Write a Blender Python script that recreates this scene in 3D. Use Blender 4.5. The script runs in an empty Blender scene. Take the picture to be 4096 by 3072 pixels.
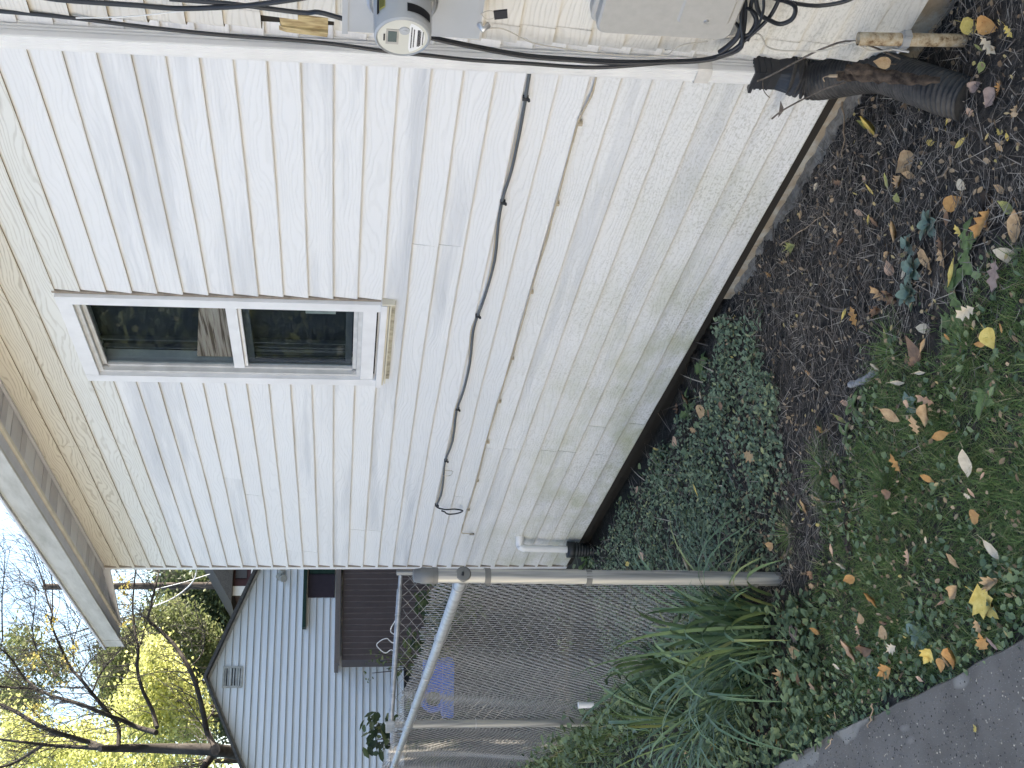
import bpy, math, random
from mathutils import Vector, Matrix
import numpy as np
R = math.radians
random.seed(7)
rng = np.random.default_rng(7)
scn = bpy.context.scene
COL = scn.collection

# ------------------------------------------------------------------ camera (phone held sideways: world up is picture left)
CP = (3.12500102, -2.66127507, -0.05225647)          # metres; z = 0 is a lap line of the siding at eye height
YAW, PITCH, ROLL, FPX = 1.12207099, -0.135346342, 0.0180655925, 4933.73554
def _axes():
    f = Vector((-math.sin(YAW)*math.cos(PITCH), math.cos(YAW)*math.cos(PITCH), math.sin(PITCH)))
    r = f.cross(Vector((0, 0, 1))).normalized(); u = r.cross(f)
    c, s = math.cos(ROLL), math.sin(ROLL)
    return c*r+s*u, -s*r+c*u, f
AR, AU, AF = _axes()
CPV = Vector(CP)
cam = bpy.data.cameras.new('camera'); camo = bpy.data.objects.new('camera', cam); COL.objects.link(camo)
cam.sensor_fit = 'HORIZONTAL'; cam.sensor_width = 36.0; cam.lens = 36.0*FPX/4096.0
cam.clip_start = 0.05; cam.clip_end = 2000
m = Matrix.Identity(4)
for i in range(3):
    m[i][0] = -AU[i]; m[i][1] = AR[i]; m[i][2] = -AF[i]; m[i][3] = CPV[i]
camo.matrix_world = m
scn.camera = camo

# ------------------------------------------------------------------ world, sun, exposure
SUN = Vector((-0.06, 0.86, 0.50)).normalized()       # direction towards the sun: behind the house
w = bpy.data.worlds.new('World'); scn.world = w; w.use_nodes = True
nt = w.node_tree; bg = nt.nodes['Background']
sky = nt.nodes.new('ShaderNodeTexSky'); sky.sky_type = 'NISHITA'; sky.sun_disc = False
sky.sun_elevation = math.asin(SUN.z); sky.sun_rotation = math.atan2(SUN.x, SUN.y)
sky.air_density = 1.0; sky.dust_density = 1.2; sky.ozone_density = 1.0
nt.links.new(sky.outputs[0], bg.inputs[0]); bg.inputs[1].default_value = 0.11
sl = bpy.data.lights.new('sun', 'SUN'); sl.energy = 4.6; sl.angle = R(0.5); sl.color = (1.0, 0.93, 0.82)
so = bpy.data.objects.new('sun', sl); COL.objects.link(so)
so.rotation_euler = (-SUN).to_track_quat('-Z', 'Y').to_euler(); so.location = (0, 10, 20)
scn.view_settings.view_transform = 'Standard'; scn.view_settings.look = 'None'
scn.view_settings.gamma = 1.0; scn.view_settings.use_curve_mapping = False
scn.view_settings.exposure = 2.05
scn.view_settings.use_white_balance = True                 # the phone's automatic white balance in open shade
scn.view_settings.white_balance_temperature = 6900

# ------------------------------------------------------------------ helpers
def ray(px, py):
    return AF + AR*((1536-py)/FPX) + AU*((2048-px)/FPX)
def at(px, py, ax, v):
    """point of the scene seen at a photograph pixel on the plane ax = v (ax 'd': depth)"""
    d = ray(px, py)
    if ax == 'd': return CPV + d*v
    i = 'xyz'.index(ax)
    return CPV + d*((v-CPV[i])/d[i])

def link(name, me, parent=None, loc=None):
    o = bpy.data.objects.new(name, me); COL.objects.link(o)
    if parent is not None: o.parent = parent
    if loc is not None: o.location = loc
    return o
def tag(o, label=None, cat=None, group=None, kind=None):
    if label: o['label'] = label
    if cat: o['category'] = cat
    if group: o['group'] = group
    if kind: o['kind'] = kind
    return o
def empty(name, loc, label, cat, group=None):
    o = bpy.data.objects.new(name, None); COL.objects.link(o); o.location = loc
    o.empty_display_size = 0.1
    return tag(o, label, cat, group)

class MB:
    def __init__(s, org=(0, 0, 0)):
        s.v = []; s.f = []; s.m = []; s.o = Vector(org); s.sm = []
    def add(s, vs, fs, mi=0, smooth=False):
        b = len(s.v)
        s.v += [tuple(Vector(v)-s.o) for v in vs]
        for f in fs:
            s.f.append(tuple(b+i for i in f)); s.m.append(mi); s.sm.append(smooth)
    def box(s, x0, x1, y0, y1, z0, z1, mi=0):
        vs = [(x, y, z) for z in (z0, z1) for y in (y0, y1) for x in (x0, x1)]
        s.add(vs, [(0, 2, 3, 1), (4, 5, 7, 6), (0, 1, 5, 4), (2, 6, 7, 3), (0, 4, 6, 2), (1, 3, 7, 5)], mi)
    def bar(s, a, b, w, h, up=(0, 0, 1), mi=0):
        a = Vector(a); b = Vector(b); t = (b-a).normalized(); x = t.cross(Vector(up)).normalized(); y = x.cross(t)
        vs = [p + x*sx*w/2 + y*sy*h/2 for p in (a, b) for sx, sy in ((-1, -1), (1, -1), (1, 1), (-1, 1))]
        s.add(vs, [(0, 1, 2, 3), (7, 6, 5, 4), (0, 4, 5, 1), (1, 5, 6, 2), (2, 6, 7, 3), (3, 7, 4, 0)], mi)
    def tube(s, pts, r, n=8, mi=0, caps=True, smooth=True):
        pts = [Vector(p) for p in pts]; k = len(pts)
        rs = r if isinstance(r, (list, tuple)) else [r]*k
        vs = []; nrm = None
        for i, p in enumerate(pts):
            t = (pts[min(i+1, k-1)]-pts[max(i-1, 0)])
            if t.length < 1e-9: t = Vector((0, 0, 1))
            t.normalize()
            if nrm is None:
                a = Vector((0, 0, 1)) if abs(t.z) < .9 else Vector((1, 0, 0))
                nrm = t.cross(a).normalized()
            else:
                nrm = (nrm - t*nrm.dot(t))
                if nrm.length < 1e-6: nrm = t.orthogonal()
                nrm.normalize()
            b = t.cross(nrm)
            for j in range(n):
                an = 2*math.pi*j/n
                vs.append(p + (nrm*math.cos(an)+b*math.sin(an))*rs[i])
        fs = [(i*n+j, i*n+(j+1) % n, (i+1)*n+(j+1) % n, (i+1)*n+j) for i in range(k-1) for j in range(n)]
        s.add(vs, fs, mi, smooth)
        if caps:
            s.add(vs[:n], [tuple(range(n))[::-1]], mi); s.add(vs[-n:], [tuple(range(n))], mi)
    def prism(s, poly, a, b, mi=0):
        """poly: list of points as functions of extrusion: poly(t) lists at a and b"""
        n = len(a)
        s.add(list(a)+list(b), [tuple(range(n))[::-1], tuple(range(n, 2*n))] + [(i, (i+1) % n, n+(i+1) % n, n+i) for i in range(n)], mi)
    def mesh(s, name, mats):
        me = bpy.data.meshes.new(name)
        me.from_pydata(s.v, [], s.f)
        for mt in (mats if isinstance(mats, (list, tuple)) else [mats]): me.materials.append(mt)
        if any(s.m): me.polygons.foreach_set('material_index', s.m)
        if any(s.sm): me.polygons.foreach_set('use_smooth', s.sm)
        me.update(); return me
    def build(s, name, mats, parent=None, loc=None):
        return link(name, s.mesh(name, mats), parent, loc)

def smooth_path(pts, sub=4):
    pts = [Vector(p) for p in pts]; out = []
    for i in range(len(pts)-1):
        p0 = pts[max(i-1, 0)]; p1 = pts[i]; p2 = pts[i+1]; p3 = pts[min(i+2, len(pts)-1)]
        for k in range(sub):
            t = k/sub
            out.append(0.5*((2*p1)+(p2-p0)*t+(2*p0-5*p1+4*p2-p3)*t*t+(3*p1-p0-3*p2+p3)*t**3))
    out.append(pts[-1]); return out

# ------------------------------------------------------------------ materials
class N:
    def __init__(s, name, rough=0.6, spec=0.3, metal=0.0):
        s.mat = bpy.data.materials.new(name); s.mat.use_nodes = True
        s.nt = s.mat.node_tree; s.b = s.nt.nodes['Principled BSDF']
        s.b.inputs['Roughness'].default_value = rough; s.b.inputs['Metallic'].default_value = metal
        s.b.inputs['Specular IOR Level'].default_value = spec
    def n(s, t, **kw):
        nd = s.nt.nodes.new(t)
        for k, v in kw.items():
            if k in nd.inputs.keys(): nd.inputs[k].default_value = v
            else: setattr(nd, k, v)
        return nd
    def l(s, a, b): s.nt.links.new(a, b)
    def geo(s): return s.n('ShaderNodeNewGeometry')
    def pos(s, scale=(1, 1, 1), objrand=0.0):
        g = s.geo(); mp = s.n('ShaderNodeMapping'); mp.inputs['Scale'].default_value = scale
        if objrand:
            oi = s.n('ShaderNodeObjectInfo'); ml = s.n('ShaderNodeMath', operation='MULTIPLY'); ml.inputs[1].default_value = objrand
            s.l(oi.outputs['Random'], ml.inputs[0])
            cx = s.n('ShaderNodeCombineXYZ'); s.l(ml.outputs[0], cx.inputs[0]); s.l(ml.outputs[0], cx.inputs[1])
            va = s.n('ShaderNodeVectorMath', operation='ADD'); s.l(g.outputs['Position'], va.inputs[0]); s.l(cx.outputs[0], va.inputs[1])
            s.l(va.outputs[0], mp.inputs['Vector'])
        else: s.l(g.outputs['Position'], mp.inputs['Vector'])
        return mp.outputs[0]
    def noise(s, vec, scale, detail=4, rough=0.55, dist=0.0):
        nd = s.n('ShaderNodeTexNoise'); nd.inputs['Scale'].default_value = scale; nd.inputs['Detail'].default_value = detail
        nd.inputs['Roughness'].default_value = rough; nd.inputs['Distortion'].default_value = dist
        s.l(vec, nd.inputs['Vector']); return nd.outputs['Fac']
    def ramp(s, fac, stops):
        r = s.n('ShaderNodeValToRGB'); e = r.color_ramp.elements
        while len(e) < len(stops): e.new(0.5)
        for i, (p, c) in enumerate(stops):
            e[i].position = p
            e[i].color = (c if isinstance(c, tuple) else (c, c, c)) + (1,)
        s.l(fac, r.inputs[0]); return r.outputs[0]
    def mix(s, fac, a, b, mode='MIX'):
        mx = s.n('ShaderNodeMix', data_type='RGBA', blend_type=mode)
        for sock, v in ((mx.inputs[0], fac), (mx.inputs[6], a), (mx.inputs[7], b)):
            if isinstance(v, (int, float)): sock.default_value = v
            elif isinstance(v, tuple): sock.default_value = v + (1,)
            else: s.l(v, sock)
        return mx.outputs[2]
    def math(s, op, a, b=None):
        md = s.n('ShaderNodeMath', operation=op)
        for i, v in enumerate((a, b)):
            if v is None: continue
            if isinstance(v, (int, float)): md.inputs[i].default_value = v
            else: s.l(v, md.inputs[i])
        return md.outputs[0]
    def color(s, c):
        if isinstance(c, tuple): s.b.inputs['Base Color'].default_value = c+(1,)
        else: s.l(c, s.b.inputs['Base Color'])
        return s
    def bump(s, h, strength=0.3, dist=0.002):
        b = s.n('ShaderNodeBump'); b.inputs['Strength'].default_value = strength; b.inputs['Distance'].default_value = dist
        s.l(h, b.inputs['Height']); s.l(b.outputs[0], s.b.inputs['Normal']); return s

def plain(name, c, rough=0.6, spec=0.3, metal=0.0, var=0.12, scale=12, bump=0.0):
    k = N(name, rough, spec, metal)
    f = k.noise(k.pos(), scale)
    lo = tuple(x*(1-var) for x in c); hi = tuple(min(1, x*(1+var)) for x in c)
    k.color(k.ramp(f, [(0.3, lo), (0.7, hi)]))
    if bump: k.bump(k.noise(k.pos(), scale*12), bump, 0.002)
    return k.mat

def siding_mat(name, base, line, lineamt, gray=0.0, dirt=True, alg=True, zf_=380.0, amp_=62.0):
    k = N(name, 0.5, 0.35)
    v = k.pos((1.0, 1.0, 1.0), 37.0)
    # embossed wood grain: cathedral arches running along the board
    mp = k.n('ShaderNodeMapping'); mp.inputs['Scale'].default_value = (0.11, 0.5, 0.55); k.l(v, mp.inputs['Vector'])
    big = k.n('ShaderNodeTexNoise'); big.inputs['Scale'].default_value = 16; big.inputs['Detail'].default_value = 2.5
    big.inputs['Roughness'].default_value = 0.45; k.l(mp.outputs[0], big.inputs['Vector'])
    sep = k.n('ShaderNodeSeparateXYZ'); k.l(v, sep.inputs[0])
    zz = k.math('MULTIPLY', sep.outputs[2], zf_)
    ph = k.math('ADD', zz, k.math('MULTIPLY', big.outputs['Fac'], amp_))
    sn = k.math('SINE', ph)
    fine = k.noise(k.pos((22, 22, 260), 11.0), 1.0, 3)
    brk = k.noise(k.pos((9, 9, 60), 23.0), 1.0, 3)
    sn2 = k.math('MULTIPLY', k.math('ADD', sn, 1.0), 0.5)
    lines = k.math('MULTIPLY', k.ramp(sn2, [(0.66, 0.0), (0.96, 1.0)]), k.ramp(brk, [(0.30, 0.15), (0.50, 1.0)]))
    col = k.mix(k.math('MULTIPLY', lines, lineamt), base, line)
    if gray:
        gp = k.noise(k.pos((0.55, 0.55, 11), 51.0), 1.0, 4, 0.6)
        oi = k.n('ShaderNodeObjectInfo')
        amt = k.math('MULTIPLY', k.ramp(gp, [(0.45, 0.0), (0.68, 1.0)]), k.ramp(oi.outputs['Random'], [(0.45, 0.05), (0.6, 1.0)]))
        col = k.mix(k.math('MULTIPLY', amt, gray), k.mix(k.math('MULTIPLY', lines, 0.0), col, col) if False else col, (0.50, 0.515, 0.55))
        col = k.mix(k.math('MULTIPLY', k.math('MULTIPLY', lines, amt), 0.45), col, (0.74, 0.74, 0.75))
    g = k.geo(); ps = k.n('ShaderNodeSeparateXYZ'); k.l(g.outputs['Position'], ps.inputs[0])
    zf = k.n('ShaderNodeMapRange'); zf.inputs[1].default_value = -0.62; zf.inputs[2].default_value = -1.75; k.l(ps.outputs[2], zf.inputs[0])
    if dirt:
        col = k.mix(k.math('MULTIPLY', k.ramp(k.noise(k.pos((2, 2, 5)), 1.5, 4), [(0.3, 0.35), (0.7, 1.0)]), k.math('MULTIPLY', zf.outputs[0], 0.45)), col, (0.64, 0.625, 0.56))
        sp = k.noise(k.pos((70, 70, 110)), 1.0, 3, 0.7)
        cl = k.noise(k.pos(), 2.3, 3)
        amt = k.math('MULTIPLY', k.math('MULTIPLY', k.ramp(sp, [(0.50, 0.0), (0.62, 1.0)]), zf.outputs[0]), k.ramp(cl, [(0.3, 0.25), (0.65, 1.0)]))
        col = k.mix(k.math('MULTIPLY', amt, 0.6), col, (0.24, 0.23, 0.18))
    if alg:
        al = k.noise(k.pos((1.3, 1.3, 2.6)), 1.7, 5, 0.62)
        xf = k.n('ShaderNodeMapRange'); xf.inputs[1].default_value = -0.4; xf.inputs[2].default_value = -2.2; k.l(ps.outputs[0], xf.inputs[0])
        amt = k.math('MULTIPLY', k.math('MULTIPLY', k.ramp(al, [(0.44, 0.0), (0.66, 1.0)]), k.math('POWER', zf.outputs[0], 1.6)), k.math('ADD', k.math('MULTIPLY', xf.outputs[0], 0.8), 0.2))
        col = k.mix(k.math('MULTIPLY', amt, 0.85), col, (0.37, 0.39, 0.22))
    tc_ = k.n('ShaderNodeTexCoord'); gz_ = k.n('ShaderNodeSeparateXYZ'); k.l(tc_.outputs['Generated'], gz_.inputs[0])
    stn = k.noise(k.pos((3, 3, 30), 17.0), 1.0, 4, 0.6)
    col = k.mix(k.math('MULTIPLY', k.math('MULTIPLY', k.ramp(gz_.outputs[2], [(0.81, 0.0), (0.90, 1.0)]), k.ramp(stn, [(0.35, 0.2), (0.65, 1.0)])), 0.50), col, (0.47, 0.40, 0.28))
    k.color(col)
    h = k.math('ADD', k.math('MULTIPLY', lines, -0.8), k.math('MULTIPLY', fine, 0.55))
    k.bump(h, 0.34, 0.0022)
    return k.mat

M = {}
M['white'] = siding_mat('siding_white', (0.80, 0.80, 0.81), (0.58, 0.58, 0.58), 0.16, gray=0.75)
M['pale'] = siding_mat('siding_pale', (0.76, 0.755, 0.72), (0.44, 0.41, 0.36), 0.38)
M['cream'] = siding_mat('siding_cream', (0.715, 0.68, 0.60), (0.34, 0.29, 0.22), 0.5)
M['ivory'] = siding_mat('siding_ivory', (0.72, 0.69, 0.64), (0.52, 0.48, 0.42), 0.3, alg=False)
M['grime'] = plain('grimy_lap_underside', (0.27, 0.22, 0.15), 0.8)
M['trim'] = plain('white_window_trim', (0.78, 0.78, 0.80), 0.45, 0.4, var=0.06, scale=9)
M['framegrey'] = plain('greyed_white_frame', (0.56, 0.56, 0.56), 0.5, var=0.12, scale=14)
M['trimdirty'] = plain('dirty_white_trim', (0.50, 0.48, 0.44), 0.6, var=0.25, scale=14)
M['channel'] = plain('brownish_channel', (0.27, 0.23, 0.19), 0.7, var=0.3, scale=25)
k = N('grey_soffit', 0.6); oi = k.n('ShaderNodeObjectInfo'); k.color(k.ramp(oi.outputs['Random'], [(0.2, (0.60, 0.59, 0.61)), (0.8, (0.78, 0.78, 0.80))])); M['soffit'] = k.mat
M['subfascia'] = plain('grey_sub_fascia', (0.62, 0.62, 0.64), 0.6, var=0.06)
M['fascia'] = None
k = N('weathered_fascia', 0.55, 0.35); f = k.noise(k.pos((1.2, 6, 6)), 2.0, 5, 0.65)
k.color(k.ramp(f, [(0.3, (0.36, 0.345, 0.30)), (0.62, (0.56, 0.545, 0.50))])); M['fascia'] = k.mat
M['ivorytrim'] = plain('ivory_trim', (0.66, 0.62, 0.52), 0.5, var=0.08)
M['roof'] = plain('grey_shingles', (0.09, 0.085, 0.08), 0.9, var=0.3, scale=30)
M['sheath_and_shade'] = plain('dark_sheathing_and_shade', (0.03, 0.026, 0.022), 0.9)  # near black; also paints the shadow void below the far boards
k = N('concrete_foundation', 0.9, 0.2); v = k.pos()
f = k.noise(v, 9, 6, 0.65); f2 = k.noise(v, 60, 4)
k.color(k.mix(k.ramp(f, [(0.42, 0.0), (0.62, 1.0)]), (0.32, 0.26, 0.19), (0.42, 0.40, 0.35))); k.bump(k.math('ADD', f, f2), 0.6, 0.006); M['concrete'] = k.mat
k = N('rough_footing_concrete', 0.95, 0.2); f = k.noise(k.pos(), 22, 6, 0.7)
k.color(k.ramp(f, [(0.35, (0.13, 0.115, 0.095)), (0.62, (0.27, 0.25, 0.22))])); k.bump(f, 0.8, 0.01); M['footing'] = k.mat
M['spout'] = plain('downspout_enamel', (0.78, 0.775, 0.77), 0.42, 0.4, var=0.07, scale=6)
M['strap'] = plain('ivory_strap', (0.70, 0.67, 0.63), 0.5, var=0.12, scale=20)
M['black'] = plain('black_plastic', (0.028, 0.030, 0.036), 0.5, 0.4, var=0.25, scale=25)
k = N('dusty_black_corrugated_plastic', 0.62, 0.35); f = k.noise(k.pos(), 14, 5, 0.7)
k.color(k.ramp(f, [(0.40, (0.026, 0.026, 0.028)), (0.68, (0.085, 0.080, 0.076))])); M['pipe'] = k.mat
M['cable'] = plain('black_cable', (0.016, 0.018, 0.024), 0.4, 0.5, var=0.2)
M['greycable'] = plain('grey_cable', (0.10, 0.11, 0.12), 0.5, 0.4)
M['tancable'] = plain('beige_cable', (0.50, 0.42, 0.31), 0.5)
M['wire'] = plain('pale_wire', (0.50, 0.46, 0.40), 0.45)
M['box'] = plain('grey_enamel_box', (0.42, 0.435, 0.46), 0.45, 0.4, var=0.05, scale=7)
M['tel'] = plain('putty_plastic_box', (0.44, 0.425, 0.40), 0.6, 0.3, var=0.05, scale=40, bump=0.15)
M['meter'] = plain('meter_grey', (0.40, 0.41, 0.42), 0.35, 0.5, var=0.03)
M['meterface'] = plain('meter_face', (0.62, 0.61, 0.55), 0.4, 0.4, var=0.03)
M['label'] = plain('white_label', (0.78, 0.78, 0.78), 0.5, var=0.02)
M['ink'] = plain('ink', (0.03, 0.03, 0.035), 0.6)
M['yellowlabel'] = plain('yellow_label', (0.62, 0.58, 0.18), 0.5)
M['lcd'] = plain('lcd', (0.10, 0.13, 0.13), 0.25, 0.6)
M['steel'] = plain('galvanised_ring', (0.55, 0.55, 0.56), 0.35, 0.5, metal=0.7, var=0.12)
k = N('galvanised_steel', 0.48, 0.5, 0.55); f = k.noise(k.pos((1, 1, 0.25)), 30, 4)
k.color(k.ramp(f, [(0.3, (0.34, 0.35, 0.36)), (0.7, (0.52, 0.53, 0.55))])); M['galv'] = k.mat
k = N('weathered_galvanised_post', 0.5, 0.5, 0.4); f = k.noise(k.pos((40, 40, 0.6)), 1, 4)
k.color(k.ramp(f, [(0.35, (0.22, 0.22, 0.22)), (0.52, (0.37, 0.37, 0.365)), (0.68, (0.58, 0.55, 0.48))])); M['post'] = k.mat
M['mesh'] = plain('chain_link_wire', (0.40, 0.385, 0.36), 0.55, 0.4, 0.2, var=0.2, scale=30)
M['band'] = plain('grey_band', (0.17, 0.17, 0.165), 0.5, 0.4, 0.3, var=0.2)
k = N('rusty_pipe', 0.7, 0.3); f = k.noise(k.pos(), 38, 5, 0.7)
k.color(k.ramp(f, [(0.36, (0.13, 0.075, 0.035)), (0.5, (0.40, 0.31, 0.20)), (0.68, (0.52, 0.46, 0.36))])); k.bump(f, 0.4, 0.002); M['rust'] = k.mat
M['pvc'] = plain('white_pvc', (0.80, 0.80, 0.80), 0.3, 0.5, var=0.03)
M['boot'] = plain('black_rubber', (0.015, 0.018, 0.02), 0.45, 0.5)
k = N('window_glass', 0.03, 0.55); k.color((0.012, 0.016, 0.022)); k.b.inputs['Alpha'].default_value = 1.0
M['darkroom'] = plain('dark_interior', (0.02, 0.022, 0.03), 0.8)
M['screen'] = plain('dark_sash_grey', (0.07, 0.072, 0.085), 0.6, var=0.15, scale=20)
def glass(name, tint=(0.82, 0.87, 0.89), refl=0.5):
    mt = bpy.data.materials.new(name); mt.use_nodes = True; t = mt.node_tree; t.nodes.clear()
    out = t.nodes.new('ShaderNodeOutputMaterial'); tr = t.nodes.new('ShaderNodeBsdfTransparent'); tr.inputs[0].default_value = tint+(1,)
    gl = t.nodes.new('ShaderNodeBsdfGlossy'); gl.inputs['Roughness'].default_value = 0.015
    fr = t.nodes.new('ShaderNodeFresnel'); fr.inputs[0].default_value = 1.3
    mx = t.nodes.new('ShaderNodeMixShader')
    gm = t.nodes.new('ShaderNodeNewGeometry'); iv = t.nodes.new('ShaderNodeMath'); iv.operation = 'SUBTRACT'; iv.inputs[0].default_value = 1.0; t.links.new(gm.outputs['Backfacing'], iv.inputs[1]); ml = t.nodes.new('ShaderNodeMath'); ml.operation = 'MULTIPLY'; t.links.new(fr.outputs[0], ml.inputs[0]); t.links.new(iv.outputs[0], ml.inputs[1]); t.links.new(ml.outputs[0], mx.inputs[0]); t.links.new(tr.outputs[0], mx.inputs[1]); t.links.new(gl.outputs[0], mx.inputs[2]); t.links.new(mx.outputs[0], out.inputs[0])
    return mt
M['glass'] = glass('pane_glass')
k = N('reflected_board_grain', 0.7); v = k.pos((2, 2, 60)); f = k.noise(v, 1.3, 3, 0.5, 0.6)
k.color(k.ramp(f, [(0.40, (0.14, 0.085, 0.06)), (0.5, (0.46, 0.33, 0.26)), (0.66, (0.56, 0.44, 0.36))])); M['wood'] = k.mat  # reflection of a neighbouring board wall put into the colour
k = N('bare_yellow_wood', 0.7); f = k.noise(k.pos((30, 30, 5)), 3, 4)
k.color(k.ramp(f, [(0.35, (0.30, 0.21, 0.10)), (0.6, (0.58, 0.46, 0.25))])); M['rawwood'] = k.mat
M['sillwood'] = plain('weathered_sill_wood', (0.42, 0.39, 0.31), 0.8, var=0.5, scale=20)
k = N('asphalt', 0.88, 0.25); v = k.pos(); f = k.noise(v, 130, 4, 0.7); f2 = k.noise(v, 5, 4); fs = k.n('ShaderNodeTexVoronoi'); fs.inputs['Scale'].default_value = 120; k.l(v, fs.inputs['Vector'])
c = k.mix(k.ramp(f2, [(0.35, 0.0), (0.7, 1.0)]), (0.135, 0.122, 0.108), (0.20, 0.182, 0.163))
c = k.mix(k.ramp(fs.outputs['Distance'], [(0.05, 0.6), (0.20, 0.0)]), c, (0.42, 0.40, 0.36))
f3 = k.noise(k.pos((5.0, 9.0, 1)), 0.75, 2, 0.4)
c = k.mix(k.ramp(f3, [(0.60, 0.0), (0.635, 0.6)]), c, (0.38, 0.36, 0.32))
f4 = k.noise(v, 75, 2)
c = k.mix(k.ramp(f4, [(0.70, 0.0), (0.75, 1.0)]), c, (0.02, 0.02, 0.02))
k.color(c); k.bump(k.math('ADD', f, f2), 0.5, 0.004); M['asphalt'] = k.mat
k = N('dark_soil', 0.95, 0.15); v = k.pos(); f = k.noise(v, 28, 7, 0.7); f2 = k.noise(v, 120, 4); f3 = k.noise(v, 260, 2)
c = k.ramp(f, [(0.32, (0.024, 0.021, 0.018)), (0.55, (0.066, 0.056, 0.048)), (0.75, (0.14, 0.118, 0.098))])
c = k.mix(k.ramp(f3, [(0.70, 0.0), (0.76, 1.0)]), c, (0.26, 0.22, 0.17))
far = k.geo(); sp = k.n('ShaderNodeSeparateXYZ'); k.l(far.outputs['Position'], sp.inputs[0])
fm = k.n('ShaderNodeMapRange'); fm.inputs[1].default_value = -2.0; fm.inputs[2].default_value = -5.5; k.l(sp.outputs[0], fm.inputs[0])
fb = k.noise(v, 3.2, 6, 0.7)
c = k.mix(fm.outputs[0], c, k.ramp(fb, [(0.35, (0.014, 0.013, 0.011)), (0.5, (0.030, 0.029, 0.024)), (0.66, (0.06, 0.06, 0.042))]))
k.color(c); k.bump(k.math('ADD', f, f2), 0.8, 0.008); M['soil'] = k.mat
def island_mat(name, stops, rough=0.6, transl=0.0, spec=0.25):
    k = N(name, rough, spec); g = k.geo()
    c = k.ramp(g.outputs['Random Per Island'], stops)
    k.color(c)
    if transl:
        tb = k.n('ShaderNodeBsdfTranslucent'); k.l(c, tb.inputs[0]); ms = k.n('ShaderNodeMixShader'); ms.inputs[0].default_value = transl
        out = k.nt.nodes['Material Output']; k.l(k.b.outputs[0], ms.inputs[1]); k.l(tb.outputs[0], ms.inputs[2]); k.l(ms.outputs[0], out.inputs[0])
    return k.mat
M['creeper'] = island_mat('creeper_leaf', [(0.0, (0.102, 0.144, 0.089)), (0.5, (0.205, 0.273, 0.171)), (0.85, (0.290, 0.364, 0.233)), (1.0, (0.411, 0.408, 0.179))], 0.5, 0.2)
M['grass'] = island_mat('lawn_blade', [(0.0, (0.073, 0.116, 0.037)), (0.5, (0.140, 0.213, 0.061)), (0.82, (0.195, 0.268, 0.091)), (0.93, (0.293, 0.287, 0.134)), (1.0, (0.415, 0.342, 0.207))], 0.5, 0.25)
M['straw'] = island_mat('dry_stalk', [(0.0, (0.060, 0.050, 0.043)), (0.5, (0.168, 0.142, 0.120)), (0.85, (0.324, 0.276, 0.228)), (1.0, (0.504, 0.444, 0.360))], 0.8)
M['crumb'] = island_mat('soil_crumb', [(0.0, (0.018, 0.016, 0.013)), (0.75, (0.055, 0.044, 0.036)), (0.95, (0.143, 0.117, 0.091)), (1.0, (0.416, 0.364, 0.286))], 0.95)
M['grit'] = island_mat('path_grit', [(0.0, (0.03, 0.028, 0.025)), (0.5, (0.12, 0.11, 0.10)), (0.8, (0.26, 0.24, 0.21)), (1.0, (0.55, 0.50, 0.42))], 0.9)
M['clover'] = island_mat('clover_leaf', [(0.0, (0.087, 0.128, 0.069)), (0.6, (0.154, 0.217, 0.116)), (1.0, (0.242, 0.295, 0.139))], 0.5, 0.2)
k = N('daylily_blade', 0.45, 0.35); oi = k.n('ShaderNodeObjectInfo'); f = k.noise(k.pos(), 6, 2)
c = k.ramp(oi.outputs['Random'], [(0.0, (0.065, 0.115, 0.06)), (0.6, (0.12, 0.19, 0.10)), (0.9, (0.19, 0.26, 0.10)), (1.0, (0.36, 0.34, 0.11))]); k.color(c); M['lily'] = k.mat
M['sedum'] = plain('blue_green_leaf', (0.17, 0.235, 0.185), 0.55, 0.3, var=0.25, scale=40)
M['weed'] = plain('green_weed_leaf', (0.13, 0.19, 0.065), 0.5, 0.3, var=0.3, scale=30)
def bark(name, a, b, sc=(30, 30, 6)):
    k = N(name, 0.9, 0.2); f = k.noise(k.pos(sc), 1, 5, 0.65); k.color(k.ramp(f, [(0.35, a), (0.65, b)])); k.bump(f, 0.6, 0.01); return k.mat
M['bark'] = bark('tree_bark', (0.03, 0.026, 0.024), (0.08, 0.07, 0.062), (4, 4, 1))
M['twig'] = bark('fine_twigs', (0.05, 0.045, 0.042), (0.10, 0.09, 0.085), (4, 4, 1))
M['pole'] = bark('pole_wood', (0.05, 0.042, 0.038), (0.12, 0.10, 0.09), (8, 8, 0.6))
M['stick'] = bark('stick_bark', (0.07, 0.055, 0.045), (0.20, 0.17, 0.145))
M['darkstick'] = bark('rotten_stick', (0.022, 0.016, 0.013), (0.065, 0.05, 0.04))
M['strawstick'] = bark('straw_stalk', (0.22, 0.16, 0.11), (0.44, 0.34, 0.24))
M['barkpeel'] = bark('peeled_bark', (0.022, 0.016, 0.013), (0.13, 0.095, 0.07), (25, 25, 25))
def leafm(name, a, b, rough=0.6):
    k = N(name, rough, 0.3); f = k.noise(k.pos((1, 1, 1), 9.0), 55, 4, 0.6); f2 = k.noise(k.pos((1, 1, 1), 4.0), 190, 2)
    c = k.ramp(f, [(0.3, a), (0.65, b)]); c = k.mix(k.ramp(f2, [(0.68, 0.0), (0.74, 0.7)]), c, (0.10, 0.055, 0.025)); k.color(c); return k.mat
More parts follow.
